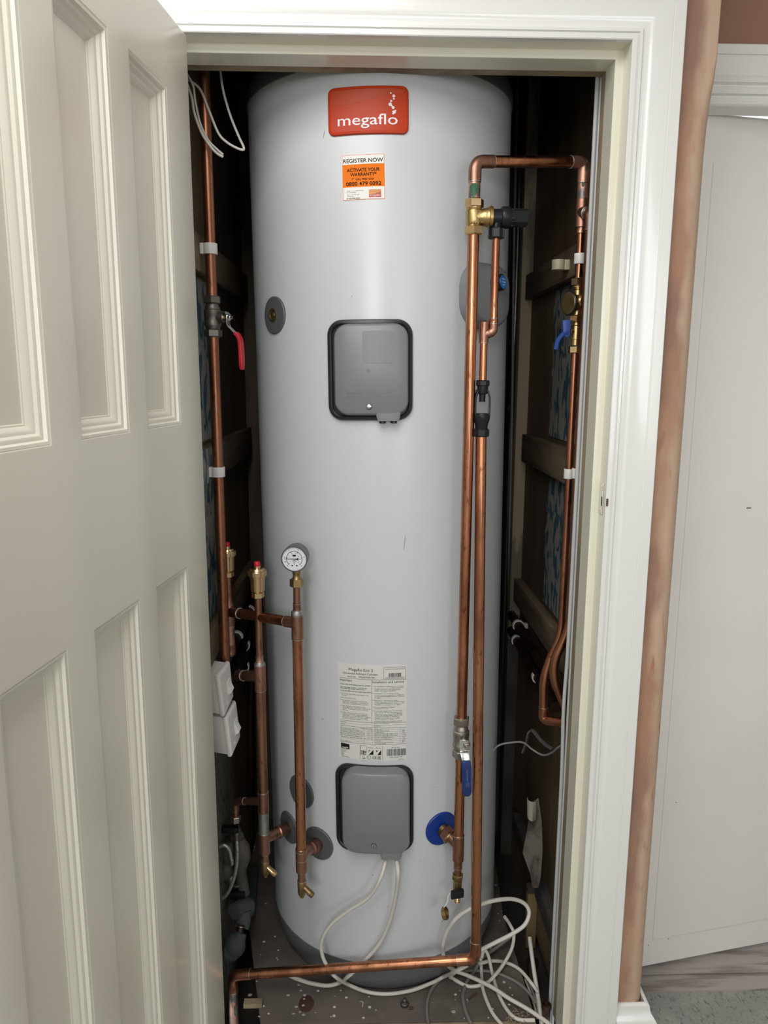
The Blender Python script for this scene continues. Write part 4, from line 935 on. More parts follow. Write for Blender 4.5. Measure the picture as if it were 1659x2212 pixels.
for k in range(10):
    a_ = 2 * PI * k / 10; m = MB(); p_ = sa + V(0, .0150 * math.cos(a_), .0150 * math.sin(a_)); m.tube([p_ + ax * .068, p_ + ax * .079], .0018, 6); obj('knob_claw', m, M_blackp, rv)
yE = yD; xE = P(1072, 500, Y=yE).x
m = MB(); m.lathe(V(xE, yE, zc), -VZ, [(.006, .0098), (.019, .0098), (.021, .0112), (.023, .0112)], 20); obj('relief_outlet', m, M_blackp, rv)
m = MB(); zc0, zc1 = zD(493), zD(515)
m.lathe(V(xE, yE, zc1), VZ, [(0, .0140), (.002, .0156), (zc0 - zc1 - .002, .0156), (zc0 - zc1, .0145)], 8, .2); on_ = obj('outlet_nut', m, M_blackp, rv, smooth=15)
for k in range(8):
    a_ = .2 + 2 * PI * k / 8; p_ = V(xE + .0150 * math.cos(a_), yE + .0150 * math.sin(a_), 0); m = MB(); m.tube([p_ + V(0, 0, zc1 + .001), p_ + V(0, 0, zc0 - .001)], .0016, 6); obj('grip_rib', m, M_blackp, on_)
# main drop down to the blue-handled ball valve
pipe(D_, [V(xD, yD, zD(1566)), V(xD, yD, n3 + .004)], R22, M_cu, label='long main drop')
bvD = ball_valve(D_, xD, yD, zD(1549), zD(1635), M_nickel, .0)
zl = P(1004, 1613, Y=yD - .031).z; ps = V(xD + .0055, yD, zl); md = V(.10, -.995, 0).normalized()
m = MB(); m.lathe(ps, md, [(.010, .0100), (.022, .0100), (.023, .0085), (.0235, .0045), (.030, .0045)], 18); obj('spindle', m, M_nickel, bvD)
yl = yD - .0265; w_ = V(1, .05, 0)
lp = [X(999, 1598, yl), X(1003, 1607, yl), X(1003.5, 1622, yl), X(1004, 1626, yl - .004), X(1006.5, 1643, yl - .010)]
m = MB(); flat_bar(m, lp, [.012, .0205, .0205, .0185, .0175], .0024, w_); obj('lever', m, M_steel, bvD, bevel=.0006)
m = MB(); m.hexnut(ps + md * .0280, ps + md * .0335, .0074, .2); m.lathe(ps + md * .033, md, [(0, .0042), (.004, .0040)], 14); obj('lever_nut', m, M_nickel, bvD, smooth=20)
gp = [X(1006.3, 1643, yl - .0095), X(1008, 1660, yl - .0115), X(1008.3, 1690, yl - .0105), X(1008.6, 1708, yl - .0095), X(1008.6, 1714, yl - .0093), X(1008.6, 1719.5, yl - .009)]
m = MB(); flat_bar(m, gp, [.0195, .0205, .0205, .0202, .0178, .0105], .0062, w_); gr = obj('grip', m, M_bluegrip, bvD, bevel=.0024, bseg=3, label='blue vinyl grip with pale lettering')
gz = gp[2]; gd = (gp[3] - gp[1]).normalized(); gn = gd.cross(w_).normalized(); gn = gn if gn.y < 0 else -gn
m = MB(); text(m, 'VLG VALDOM', lambda a, b: gp[1] + w_ * (b + .0005) + gd * (a + .0015) + gn * .0036, 0, -.0016, .0034, .027, 'L')
for a0 in (-.0022, .0042): m.add([gp[1] + w_ * (a0 + s) + gd * t + gn * .0036 for s, t in ((0, .031), (.0004, .031), (.0004, .042), (0, .042))], [(0, 1, 2, 3)])
text(m, 'PN25', lambda a, b: gp[1] + w_ * (b + .0018) + gd * (a + .0315) + gn * .0036, 0, -.0016, .0022, .009, 'L')
obj('grip_lettering', m, mat('grip_print', (.16, .22, .36), .5), gr)
pipe(D_, [V(xD, yD, zD(1808)), V(xD, yD, zD(1618))], R22, M_cu, label='pipe below the valve')
eD, nD = E_D; bD = V(xD, yD, zD(1826)); ab = eD + nD * .055 * 0
tee(D_, V(xD, yD, zD(1858)), V(xD, yD, zD(1802)), bD, lerp(bD, eD, .55), .0124, M_cu2, rb=.0118); ring(D_, V(xD, yD, zD(1804)), VZ, .0122)
dq = (eD - bD).normalized(); Lq = (eD - bD).length
m = MB(); m.hexnut(lerp(bD, eD, .50), lerp(bD, eD, .84), .0185, .2); obj('compression_nut', m, M_cufit, D_, smooth=20)
m = MB(); m.lathe(lerp(bD, eD, .46), dq, [(0, .0128), (.003, .0150), (.006, .0150)], 20); m.lathe(lerp(bD, eD, .84), dq, [(0, .0150), (Lq * .16, .0150)], 20); obj('tank_connector', m, M_brassd, D_)
socket(D_, V(xD, yD, zD(1876)), V(xD, yD, zD(1857)), R15 + .0018, M_cu2, 'reducer'); pipe(D_, [V(xD, yD, zD(1900)), V(xD, yD, zD(1874))], R15 + .0004, M_cu2, 'pipe_stub'); ring(D_, V(xD, yD, zD(1874)), VZ, .0088)
nut(D_, V(xD, yD, zD(1898)), V(xD, yD, zD(1888)), .0128, M_brassd)
m = MB(); m.lathe(V(xD, yD, zD(1930)), VZ, [(0, .0098), (zD(1899) - zD(1930), .0098)], 8); dc = obj('drain_valve', m, M_brassd, D_, smooth=20)
m = MB(); m.lathe(V(xD, yD, zD(1928)), -VZ, [(0, .0072), (.006, .0072), (.0062, .0062), (.009, .0074), (.0105, .0062), (.0135, .0074), (.015, .0062), (.018, .0074), (.0195, .0062), (.022, .0070), (.0235, .0058), (.0235, .0045), (.020, .004)], 18); obj('hose_tail', m, M_brassn, dc)
m = MB(); p_ = X(988, 1931, yD - .016)
b = MB(); b.box(-.0150, .0145, -.006, .006, -.0085, .0085)
m.add([V(p_.x + v.x, p_.y + v.y + v.x * .12, p_.z + v.z + v.x * .10) for v in b.v], b.f); obj('tap_handle', m, M_blackp, dc, bevel=.003, label='black quarter-turn handle')
m = MB(); m.tube([V(xD, yD, p_.z), p_], .005, 10); obj('tap_stem', m, M_brassd, dc)
cap = X(961.5, 1973, 1.452); cax = V(.88, -.30, .34).normalized()
m = MB(); m.tube(spline([X(976, 1925, yD - .012), X(968, 1937, yD - .016), X(966, 1950, 1.455), X(957, 1964, 1.454), cap], 6), .0010, 8); obj('cap_strap', m, M_white, dc)
m = MB(); m.lathe(cap - cax * .005, cax, [(0, .012), (.001, .0132), (.0085, .0132), (.0095, .0122), (.0095, .0100), (.003, .0098), (.003, .001)], 20); cp = obj('hose_cap', m, M_brassd, dc, label='brass screw cap hanging on a white strap')
for k in range(18):
    a_ = 2 * PI * k / 18; n_ = cax.orthogonal().normalized(); b_ = cax.cross(n_); q = cap + (n_ * math.cos(a_) + b_ * math.sin(a_)) * .0131
    m = MB(); m.tube([q - cax * .0035, q + cax * .003], .0008, 5); 
    if k == 0: kn_all = m
    else: kn_all.add(m.v, m.f)
o = obj('cap_knurling', kn_all, M_brassd, dc)
# right-hand drop: tee, reducing valve, blue plastic lever valve
dn = P(1250, 560, Y=1.60); xR1, yR1 = TR.x, TR.y
zR = lambda py: Z(1255, py, yR1)
pipe(D_, [V(xR1, yR1, zR(455)), V(xR1, yR1, TR.z - .01)], R22, M_flux)
m = MB(); q = V(xR1 - .0035, yR1 - .0106, zR(400)); m.rings([[q + V(.003 * math.cos(a) * s, 0, .006 * math.sin(a) * s) + V(0, -.0008 * (2 - s), 0) for a in [2 * PI * k / 10 for k in range(10)]] for s in (1, .8)]); obj('flux_stain', m, M_green, D_)
fz = P(1270, 560, Y=1.535); xF, yF = fz.x, 1.535
tb = V(xR1, yR1, zR(458)); tf = V(xF, yF, P(1270, 462, Y=yF).z)
tee(D_, V(xR1, yR1, zR(492)), V(xR1, yR1, zR(430)), tb, lerp(tb, tf, .60), .0122, M_cufit, rb=.0118); ring(D_, lerp(tb, tf, .60), tf - tb, .0118)
elbow(D_, lerp(tb, tf, .55), tf, tf + V(0, 0, -.030), .0098, M_cu2, .014)
socket(D_, V(xR1, yR1, zR(505)), V(xR1, yR1, zR(488)), R15 + .0018, M_cufit, 'reducer')
pipe(D_, [V(xR1, yR1, zR(610)), V(xR1, yR1, zR(495))], R15, M_cu, label='thin drop below the tee')
# pressure reducing valve
v0, v1 = zR(600), zR(678)
m = MB(); m.lathe(V(xR1, yR1, v1), VZ, [(0, .0095), (v0 - v1, .0095)], 18)
cb = V(xR1 - .004, yR1, (zR(655))); bx = V(-.80, -.30, -.02).normalized()
m.lathe(cb, bx, [(-.006, .0170), (.008, .0200), (.012, .0235), (.016, .0240), (.0185, .0225), (.0195, .017)], 26)
m.lathe(V(xR1, yR1, cb.z + .003), V(.45, -.89, 0), [(0, .0125), (.014, .0125), (.017, .0110), (.019, .0095), (.0185, .006), (.016, .0055)], 20)
pr = obj('pressure_reducer', m, M_brass, D_, label='brass pressure reducing valve')
m = MB(); m.lathe(cb + bx * .012, bx, [(0, .0243), (.002, .0256), (.0045, .0256), (.006, .0243)], 26); obj('bonnet_ring', m, M_blackp, pr)
nut(pr, V(xR1, yR1, zR(618)), V(xR1, yR1, zR(601)), .0150, M_brassn, .1); m = MB(); m.lathe(V(xR1, yR1, zR(627)), VZ, [(0, .011), (.002, .0118), (.004, .0100), (.006, .0118), (.008, .011)], 18); obj('union_thread', m, M_brassn, pr)
nut(pr, V(xR1, yR1, zR(697)), V(xR1, yR1, zR(681)), .0150, M_brassn, .3); m = MB(); m.lathe(V(xR1, yR1, zR(681)), VZ, [(0, .0105), (.003, .0112), (.006, .0105)], 18); obj('union_ring', m, M_brassn, pr)
m = MB(); m.lathe(V(xR1, yR1, zR(746)), VZ, [(0, .0090), (.012, .0090), (.0125, .0108), (zR(705) - zR(746), .0108), (zR(703) - zR(746), .0085), (zR(696) - zR(746), .0085)], 18); sv = obj('stop_valve', m, M_brass, D_, label='small brass valve with a blue plastic lever')
nut(sv, V(xR1, yR1, zR(763)), V(xR1, yR1, zR(748)), .0140, M_brassn, .5)
sd = V(-.86, -.5, 0).normalized(); s0 = V(xR1, yR1, zR(717)); m = MB(); m.lathe(s0, sd, [(.008, .0052), (.016, .0052), (.018, .004)], 14); obj('spindle', m, M_brassd, sv)
yv = (s0 + sd * .020).y
m = MB(); b = [X(1215, 692, yv), X(1231, 691, yv), X(1231, 722, yv), X(1228, 728, yv), X(1220, 729, yv), X(1216, 724, yv)]
m.rings([[p - V(0, .005, 0) for p in b], [p + V(0, .007, 0) for p in b]]); lv = obj('lever_hub', m, M_blueplastic, sv, bevel=.0012, label='blue plastic lever')
m = MB(); flat_bar(m, [X(1225, 716, yv - .004), X(1216, 721, yv - .006), X(1206, 733, yv - .008), X(1203, 741, yv - .009), X(1200, 755.5, yv - .010)], [.010, .011, .010, .009, .008], .0052, V(.4, -.9, 0)); obj('lever_blade', m, M_blueplastic, sv, bevel=.0012)
# two thin tails down the right wall ending in bends
def tail(pts, lab):
    q = fillet(pts, .035, 8); z0, z1 = pts[1].z + .03, pts[1].z - .05     # swells into the larger bore below the bend
    rs = [R15 + (.0104 - R15) * min(max((z0 - v.z) / (z0 - z1), 0), 1) for v in q]
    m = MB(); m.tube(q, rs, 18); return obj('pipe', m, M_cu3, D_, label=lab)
tail([V(xR1, yR1, zR(755)), V(xR1, yR1, Z(1216, 1372, yR1)), X(1186, 1430, yR1 - .004), X(1174, 1470, yR1 - .006), X(1173.5, 1545, yR1 - .008)], 'rear tail of the right wall pipes')
tail([tf + V(0, 0, -.012), V(xF, yF, Z(1218, 1358, yF)), X(1197, 1425, yF + .002), X(1196, 1466, yF + .003), X(1222, 1530, yF + .006)], 'front tail of the right wall pipes')
c_ = X(1173.5, 1545, yR1 - .008)
elbow(D_, c_ + V(0, 0, .020), c_ + V(0, 0, -.012), X(1222, 1563, yR1 - .05), .0115, M_cu3, .018)

# ---------------------------------------------------------------- E: discharge pipe from both relief valves through the tundish
yT = 1.468
E_ = thing('discharge_pipework', 'copper discharge pipe with black tundish, running down and along floor to the left', 'pipe', (P(1040, 900, Y=yT).x, yT, .05))
c1 = V(xE, yE, Z(1066, 703, yE)); zE = lambda py: Z(1068, py, yE)
pipe(E_, [V(xE, yE, zc1 + .003), V(xE, yE, zE(688))], R15, M_cu, label='thin pipe from the relief valve')
xU = P(1045, 720, Y=yT + .01).x; yU = yT + .008; zU = lambda py: Z(1043, py, yU)
ub = V(xU, yU, zU(723))
socket(E_, V(xE, yE, zE(702)), V(xE, yE, zE(689)), .0084, M_cu); ring(E_, V(xE, yE, zE(688)), VZ, .0082)
elbow(E_, V(xE, yE, zE(699)), V(xE, yE, zU(717)), lerp(ub, V(xE, yE, zU(717)), .30), .0086, M_cufit, .010)
tee(E_, V(xU, yU, zU(741)), V(xU, yU, zU(695)), ub, lerp(ub, V(xE, yE, zU(718)), .55), .0090, M_cufit)
pipe(E_, [V(xU, yU, zU(735)), V(xU, yU, zU(826))], R15, M_cu, label='thin pipe into the tundish'); ring(E_, V(xU, yU, zU(741)), VZ, .0086)
pipe(E_, fillet([V(xU, yU, zU(706)), V(xU, yU, zU(700)), V(xU + .014, yU + .085, zU(705))], .006, 4), R15, M_cu2)
tdx = lambda py: V(xU, yU, zU(py)) + (P(1040, py, Y=yU) - V(xU, yU, zU(py))) * V(1, 0, 0).x * (1 if 0 else 0)
def ax_t(py): q = P(1043 - 4 * (py - 822) / 120, py, Y=yU); return q
m = MB(); a_, b_ = ax_t(944), ax_t(926)
def lat(p, q, prof, seg=20, rot=.0): mm = MB(); mm.lathe(p, Vector(q) - Vector(p), [(t * (Vector(q) - Vector(p)).length, r) for t, r in prof], seg, rot); return mm
tn = obj('tundish', lat(ax_t(926), ax_t(893), [(0, .0120), (.25, .0128), (.6, .0160), (.85, .0168), (1, .0160), (1, .0120), (.7, .011)], 24), M_blackp, E_, label='black plastic tundish')
obj('lower_nut', lat(ax_t(943), ax_t(926), [(0, .0150), (.12, .0168), (.88, .0168), (1, .0150)], 8, .3), M_blackp, tn, smooth=15)
obj('upper_nut', lat(ax_t(834), ax_t(821), [(0, .0125), (.15, .0140), (.85, .0140), (1, .0125)], 8, .3), M_blackp, tn, smooth=15)
obj('upper_spout', lat(ax_t(868), ax_t(832), [(0, .0060), (.45, .0064), (.5, .0098), (.72, .0110), (1, .0108)], 20), M_blackp, tn)
for s in (-1, 1):
    m = MB(); k0 = V(s, -.12, 0).normalized()
    flat_bar(m, [ax_t(842) + k0 * .0100, ax_t(852) + k0 * .0128, ax_t(860) + k0 * .0148, ax_t(885) + k0 * .0150, ax_t(897) + k0 * .0150], [.015, .016, .016, .016, .018], .0036, k0.cross(VZ)); obj('side_arm', m, M_blackp, tn, bevel=.001)
B0 = P(1022, 2074, Y=1.425); B0.x = P(1028, 1990, Y=1.44).x; top_t = ax_t(940)
cn = V(B0.x, 1.430, P(1024, 2072, Y=1.430).z)
pipe(E_, [top_t, lerp(top_t, cn, .97)], R22, M_cu, label='thick drop below the tundish')
LFT = P(502, 2107, Y=1.505)
dl = (LFT - cn).normalized()
elbow(E_, lerp(top_t, cn, .962), cn, cn + dl * .040, .0122, M_cu, .020)
pipe(E_, [cn + dl * .02, LFT - dl * .02], R22, M_cu, label='thick pipe along the floor')
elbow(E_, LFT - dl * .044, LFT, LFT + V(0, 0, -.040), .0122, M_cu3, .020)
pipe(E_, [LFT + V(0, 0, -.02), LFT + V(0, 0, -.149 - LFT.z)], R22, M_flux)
m = MB(); q = LFT + V(.006, -.0098, -.085); m.rings([[q + V(.004 * math.cos(a) * s, -.0006 * (2 - s), .014 * math.sin(a) * s) for a in [2 * PI * k / 10 for k in range(10)]] for s in (1, .8)]); obj('flux_stain', m, M_green, E_)

# ---------------------------------------------------------------- pipe clips (each fixed to wall or batten)
def clip_z(name, c, r, wall_x, label, mt=M_white, h=.021, grp=None):
    """open ring round a vertical pipe with a pad reaching the side wall"""
    c = Vector(c); s = 1 if wall_x > c.x else -1; t = thing(name, label, 'pipe clip', (wall_x, c.y, c.z))
    if grp: t['group'] = grp
    m = MB(); ro, ri = r + .0034, r + .0004; n = 20; rings = []
    for k in range(n + 1):
        a = PI + .45 + (2 * PI - .9) * k / n if s < 0 else .45 + (2 * PI - .9) * k / n
        d_ = V(math.cos(a), math.sin(a), 0); rings.append([c + d_ * rr + V(0, 0, zz) for rr, zz in ((ri, -h / 2), (ro, -h / 2), (ro, h / 2), (ri, h / 2))])
    m.rings(rings); obj('clip_ring', m, mt, t, bevel=.0005)
    m = MB(); x0, x1 = sorted((c.x + s * (r + .001), wall_x - s * .0002)); m.box(x0, x1, c.y - .010, c.y + .010, c.z - h / 2, c.z + h / 2); obj('clip_pad', m, mt, t, bevel=.001)
    return t
clip_z('pipe_clip', V(xA, yA, zA(538)), R22, -.3255, 'white clip round the left riser above the red-handled valve')
clip_z('pipe_clip', V(xA, yA, zA(1019)), R22, -.3255, 'white clip round the left riser well below the red-handled valve')
clip_z('pipe_clip', V(xR1, yR1, zR(559)), R15, .4655, 'bright white clip on right wall pipe above the brass reducing valve')
clip_z('pipe_clip', V(xR1, yR1, Z(1228, 1023, yR1)), R15, .4655, 'white clip on the rear of the two right wall pipes, mid height')
clip_z('pipe_clip', V(xF, yF, Z(1236, 1022, yF)), R15, .4655, 'white clip on the front of the two right wall pipes, beside the cables')
cs = P(1205, 562, X=.440); cs.z = min(cs.z, 1.69)
clip_z('pipe_clip', V(.4415, cs.y, 1.664), .0112, .4655, 'empty aged ivory clip on the upper right batten', M_ivory, .022)

# ================================================================== old dark pipes along the side walls
def old_run(name, x, z, y0, y1, label, r=.0135):
    m = MB(); m.tube([V(x, y0, z), V(x, y1, z)], r, 18); return top(name, m, M_cuold, label, 'pipe')
old_run('old_pipe', -.3185, .770, 1.64, 2.19, 'upper dark old pipe running back along the left wall behind the switches')
old_run('old_pipe', -.3185, .712, 1.60, 2.19, 'lower dark old pipe running back along the left wall behind the switches')
old_run('old_pipe', .4625, .683, 1.66, 2.21, 'upper dark reddish pipe running back low along the right wall')
old_run('old_pipe', .4625, .632, 1.66, 2.21, 'lower dark reddish pipe running back low along the right wall')
def saddle(c, r, wall_x, label, open_, h=.014):
    """half-open clip round a pipe lying along y; open_ = angle at the middle of the mouth"""
    c = Vector(c); t = thing('pipe_clip', label, 'pipe clip', (wall_x, c.y, c.z)); ro, ri = r + .0042, r + .0006; n = 16; rings = []
    for k in range(n + 1):
        a = open_ + .95 + (2 * PI - 1.9) * k / n; d_ = V(math.cos(a), 0, math.sin(a))
        rings.append([c + d_ * rr + V(0, yy, 0) for rr, yy in ((ri, -h / 2), (ro, -h / 2), (ro, h / 2), (ri, h / 2))])
    m = MB(); m.rings(rings); obj('clip_ring', m, M_white, t, bevel=.0006)
    s = 1 if wall_x > c.x else -1; x0, x1 = sorted((c.x + s * (r + .001), wall_x - s * .0003)); m = MB(); m.box(x0, x1, c.y - h / 2, c.y + h / 2, c.z - .008, c.z + .008); obj('clip_pad', m, M_white, t)
saddle(V(-.3185, 1.985, .770), .0135, WXL, 'square white clip on the upper left old pipe, behind the return pipe', PI / 2 + .9)
saddle(V(-.3185, 1.775, .770), .0135, WXL, 'white clip on the upper left old pipe beside the riser', -PI / 2 + .6)
saddle(V(-.3185, 1.880, .712), .0135, WXL, 'upper of the two upturned white clips left of the return pipe', PI / 2)
saddle(V(-.3185, 1.860, .660), .0135, WXL, 'lower of the two upturned white clips left of the return pipe, empty', PI / 2)
saddle(V(.4625, 2.11, .683), .0135, WXR, 'white clip on the upper right old pipe, far end', -PI / 2)
saddle(V(.4625, 2.12, .632), .0135, WXR, 'white clip on the lower right old pipe, far end', -PI / 2)
saddle(V(.4625, 1.845, .632), .0135, WXR, 'upturned white clip on the lower right old pipe behind the bent tails', PI / 2)
m = MB(); m.tube([P(545, 1440, Y=2.10), P(541, 1540, Y=2.10), P(540, 1960, Y=2.10)], .012, 14); top('old_pipe', m, M_cuold, 'dark upright old pipe deep behind the return pipe', 'pipe')

# ================================================================== fused switches on the left wall
def spur(cor, ext, label):
    """loosely hung switch: cor = face corners (near top, far top, far bottom, near bottom), ext = towards the wall"""
    A, B, C, D = [Vector(c) for c in cor]; ext = Vector(ext); t = thing('fused_switch', label, 'switch', D + ext); t['group'] = 'white switches on the left wall'
    nf = (B - A).cross(D - A).normalized(); nf = nf if nf.x > 0 else -nf
    F_ = lambda u, v, h=0.0: (A * (1 - u) + B * u) * (1 - v) + (D * (1 - u) + C * u) * v + nf * h
    m = MB(); m.rings([[q + ext * .18 for q in (F_(.04, .03), F_(.96, .03), F_(.96, .97), F_(.04, .97))], [F_(u, v) + ext for u, v in ((.04, .03), (.96, .03), (.96, .97), (.04, .97))]]); obj('back_box', m, M_white, t, bevel=.0015)
    m = MB(); m.rings([[q + ext * .2 for q in (A, B, C, D)], [A, B, C, D], [F_(u, v, .003) for u, v in ((.05, .04), (.95, .04), (.95, .96), (.05, .96))]]); fp = obj('face_plate', m, M_white, t, bevel=.002)
    m = MB(); m.rings([[F_(u, v, h) for u, v in ((.52, .38), (.84, .36), (.84, .68), (.52, .70))] for h in (.002, .0042)]); rk = obj('rocker', m, M_white, fp, bevel=.0008)
    m = MB(); m.rings([[F_(.56, .42, .0040), F_(.80, .41, .0040), F_(.80, .44, .0045), F_(.56, .45, .0045)], [F_(.56, .62, .0040), F_(.80, .61, .0040), F_(.80, .64, .0110), F_(.56, .65, .0110)], [F_(.56, .70, .004), F_(.80, .69, .004), F_(.80, .695, .004), F_(.56, .705, .004)]]); obj('rocker_lip', m, M_white, fp)
    m = MB(); m.lathe(F_(.36, .82, .003), nf, [(-.0005, .0042), (.0006, .0042), (.0006, .0030), (.0001, .0028)], 14); obj('screw_cap', m, M_white, fp)
ya, yb = 1.484, 1.536
spur((P(470, 1460, Y=ya), P(495, 1428, Y=yb), P(503, 1505, Y=yb), P(483, 1549, Y=ya)), (-.036, .010, .002), 'upper white fused switch on left wall below the riser')
spur((P(488, 1551, Y=ya + .004), P(508, 1513, Y=yb + .010), P(518, 1591, Y=yb + .010), P(499, 1636, Y=ya + .004)), (-.040, .012, .001), 'lower white fused switch on left wall, standing further out')

# ================================================================== pump, valves, braided hose and lagging at lower left
def hang(px, py, Y): return P(px, py, Y=Y)
yP = 1.655
pu = thing('pump_assembly', 'grimy pump with black isolating valves under the return branch at lower left', 'pump', hang(510, 1960, yP))
m = MB(); m.lathe(hang(510, 1795, yP), VZ, [(-.02, .011), (.005, .0125), (.010, .0085), (.020, .0085)], 16); obj('union', m, M_nickel, pu)
m = MB(); lump(m, hang(511, 1806, yP), .017, (1.1, 1, .9), jit=.1); obj('isolating_valve', m, M_pump, pu)
m = MB(); a = hang(497, 1791, yP - .02); 
b = MB(); b.box(-.020, .020, -.008, .008, -.0075, .0075); m.add([a + V(v.x, v.y, v.z - v.x * .05) for v in b.v], b.f); obj('valve_lever', m, M_blackp, pu, bevel=.003)
m = MB(); m.lathe(hang(503, 1840, yP), V(.86, -.5, 0), [(-.055, .026), (-.02, .030), (.0, .030), (.004, .026), (.006, .014)], 24); obj('pump_motor', m, M_pump, pu)
m = MB(); m.tube([hang(516, 1812, yP), hang(521, 1830, yP), hang(522, 1850, yP), hang(518, 1880, yP), hang(524, 1910, yP), hang(529, 1932, yP)], [.013, .021, .023, .016, .014, .0125], 14); obj('pump_body', m, M_pump, pu)
m = MB(); lump(m, hang(488, 1880, yP), .024, (1, .9, 1.3), jit=.12); obj('volute', m, M_pump, pu)
m = MB(); lump(m, hang(497, 1900, yP - .01), .012, (1, .9, 1.3), jit=.05); obj('flange_nut', m, M_nickel, pu)
m = MB(); a = hang(513, 1932, yP - .012); b = MB(); b.box(-.019, .019, -.009, .009, -.010, .010); m.add([a + v for v in b.v], b.f); obj('valve_lever', m, M_blackp, pu, bevel=.004)
m = MB(); m.tube([hang(524, 1935, yP), hang(519, 1955, yP - .005)], .0105, 14); obj('tail_pipe', m, M_cuold, pu)
m = MB(); m.lathe(hang(511, 1914, yP - .012), V(0, 0, 1), [(0, .004), (.002, .009), (.005, .009), (.006, .004)], 12); obj('washer', m, M_nickel, pu)
hs = thing('braided_hose', 'braided steel hose looping beside the pump at lower left', 'hose', hang(510, 1820, yP - .03))
hp = spline([hang(511, 1812, 1.625), hang(512.5, 1835, 1.620), hang(511.5, 1865, 1.618), hang(507, 1890, 1.615), hang(499, 1915, 1.612), hang(489, 1933, 1.61), hang(476, 1944, 1.61)], 8)
m = MB(); m.tube(hp, .0046, 12); hb = obj('hose', m, M_braid, hs)
for k in range(4, len(hp) - 1, 5):
    T_ = (hp[min(k + 1, len(hp) - 1)] - hp[k - 1]).normalized(); q = hp[k]; m = MB(); m.tube([q - T_ * .0008 + V(0, -.0036, 0), q + T_ * .0012 + V(.003, -.0036, .0008)], .0011, 5); obj('tracer_mark', m, M_gasket, hs)
m = MB(); m.lathe(hp[0] + V(0, 0, -.006), VZ, [(0, .0050), (.002, .0056), (.012, .0056), (.0135, .0068), (.024, .0068)], 12); obj('ferrule', m, M_nickel, hs)
m = MB(); sp2 = spline([hang(474, 1829, 1.60), hang(484, 1826, 1.60), hang(492, 1831, 1.60), hang(497, 1842, 1.60), hang(499, 1856, 1.60)], 7); m.tube(sp2, .0046, 12); o = top('braided_hose', m, M_braid, 'short curl of braided hose poking past the door edge at lower left', 'hose')
m = MB(); m.lathe(sp2[-1] + V(.001, 0, -.014), VZ, [(0, .0055), (.014, .0055), (.016, .0045)], 12); obj('ferrule', m, M_nickel, o)
# lagged pipe snaking down beside the floor sheet
lg = thing('lagged_pipe', 'pipe in lumpy grey lagging sinking into trough left of the floor sheet', 'pipe', hang(520, 2000, 1.62))
def blob(pts, rs, name='lagging'):
    m = MB(); m.tube(spline(pts, 4), [rs[0] + (rs[-1] - rs[0]) * k / (4 * (len(pts) - 1)) for k in range(4 * (len(pts) - 1) + 1)], 14)
    for v in m.v: v += V(random.uniform(-1, 1), random.uniform(-1, 1), random.uniform(-1, 1)) * .0012
    return obj(name, m, M_lag, lg, smooth=70)
blob([hang(506, 1969, 1.60), hang(520, 1962, 1.62), hang(534, 1958, 1.645)], [.019, .019, .022])
blob([hang(523, 1972, 1.615), hang(525, 1990, 1.605), hang(522, 2006, 1.595)], [.021, .017])
m = MB(); m.tube([hang(521, 1998, 1.585), hang(517, 2018, 1.575)], .009, 14); obj('bare_pipe', m, M_cuold, lg); ring(lg, hang(520, 2001, 1.583), hang(521, 1998, 1.585) - hang(517, 2018, 1.575), .010)
blob([hang(520, 2015, 1.575), hang(513, 2036, 1.565), hang(505, 2052, 1.56), hang(493, 2056, 1.56)], [.014, .024])
m = MB(); lump(m, hang(506, 2043, 1.565), .027, (1, 1, 1.1), jit=.05); obj('lagging', m, M_lag, lg, smooth=70)
m = MB(); a, b = hang(533, 1968, 1.72), hang(545, 1880, 1.96); m.tube([a, lerp(a, b, .4) + V(0, 0, .004), b], .021, 12); obj('lagging', m, M_lag, lg, smooth=70)

# ================================================================== cables
def cable(name, pts, r, mt, label, cat='cable', n=8, seg=10, **k):
    m = MB(); m.tube(spline(pts, n), r, seg); return top(name, m, mt, label, cat, **k)
ZF = .0052
fz_ = lambda px, py, z=ZF: P(px, py, Z=z)
g0, g1_ = LOWER_GLANDS
ys = 1.4715
cable('power_flex', [g0 + V(0, 0, .016), g0, P(822, 1897, Y=1.447), P(797, 1938, Y=1.456), P(752, 1968, Y=1.467), P(715, 1998, Y=1.474), P(695, 2033, Y=1.480), P(697, 2066, Y=1.481), P(711, 2093, Y=1.479), P(727, 2112, Y=1.4735),
      fz_(755, 2128, .013), fz_(795, 2143, .008), fz_(840, 2147, .0065), fz_(890, 2139, .009), fz_(935, 2122, .012), fz_(958, 2110, .014), P(985, 2098, Y=1.472), P(1010, 2085, Y=1.476)], .0043, M_cable, 'white flex from the left gland of the lower cover, sweeping right along the floor')
cable('power_flex', [g1_ + V(0, 0, .016), g1_, P(860, 1885, Y=1.445), P(856, 1930, Y=1.457), P(845, 1980, Y=1.470), P(825, 2030, Y=1.4775), P(797, 2066, Y=1.480), P(770, 2093, Y=1.478), P(752, 2109, Y=1.474), fz_(735, 2122, .014), fz_(708, 2129, .008), fz_(672, 2124), fz_(640, 2114), fz_(625, 2107)], .0047, M_cable, 'white flex from the right gland of the lower cover, turning left under the copper pipe')
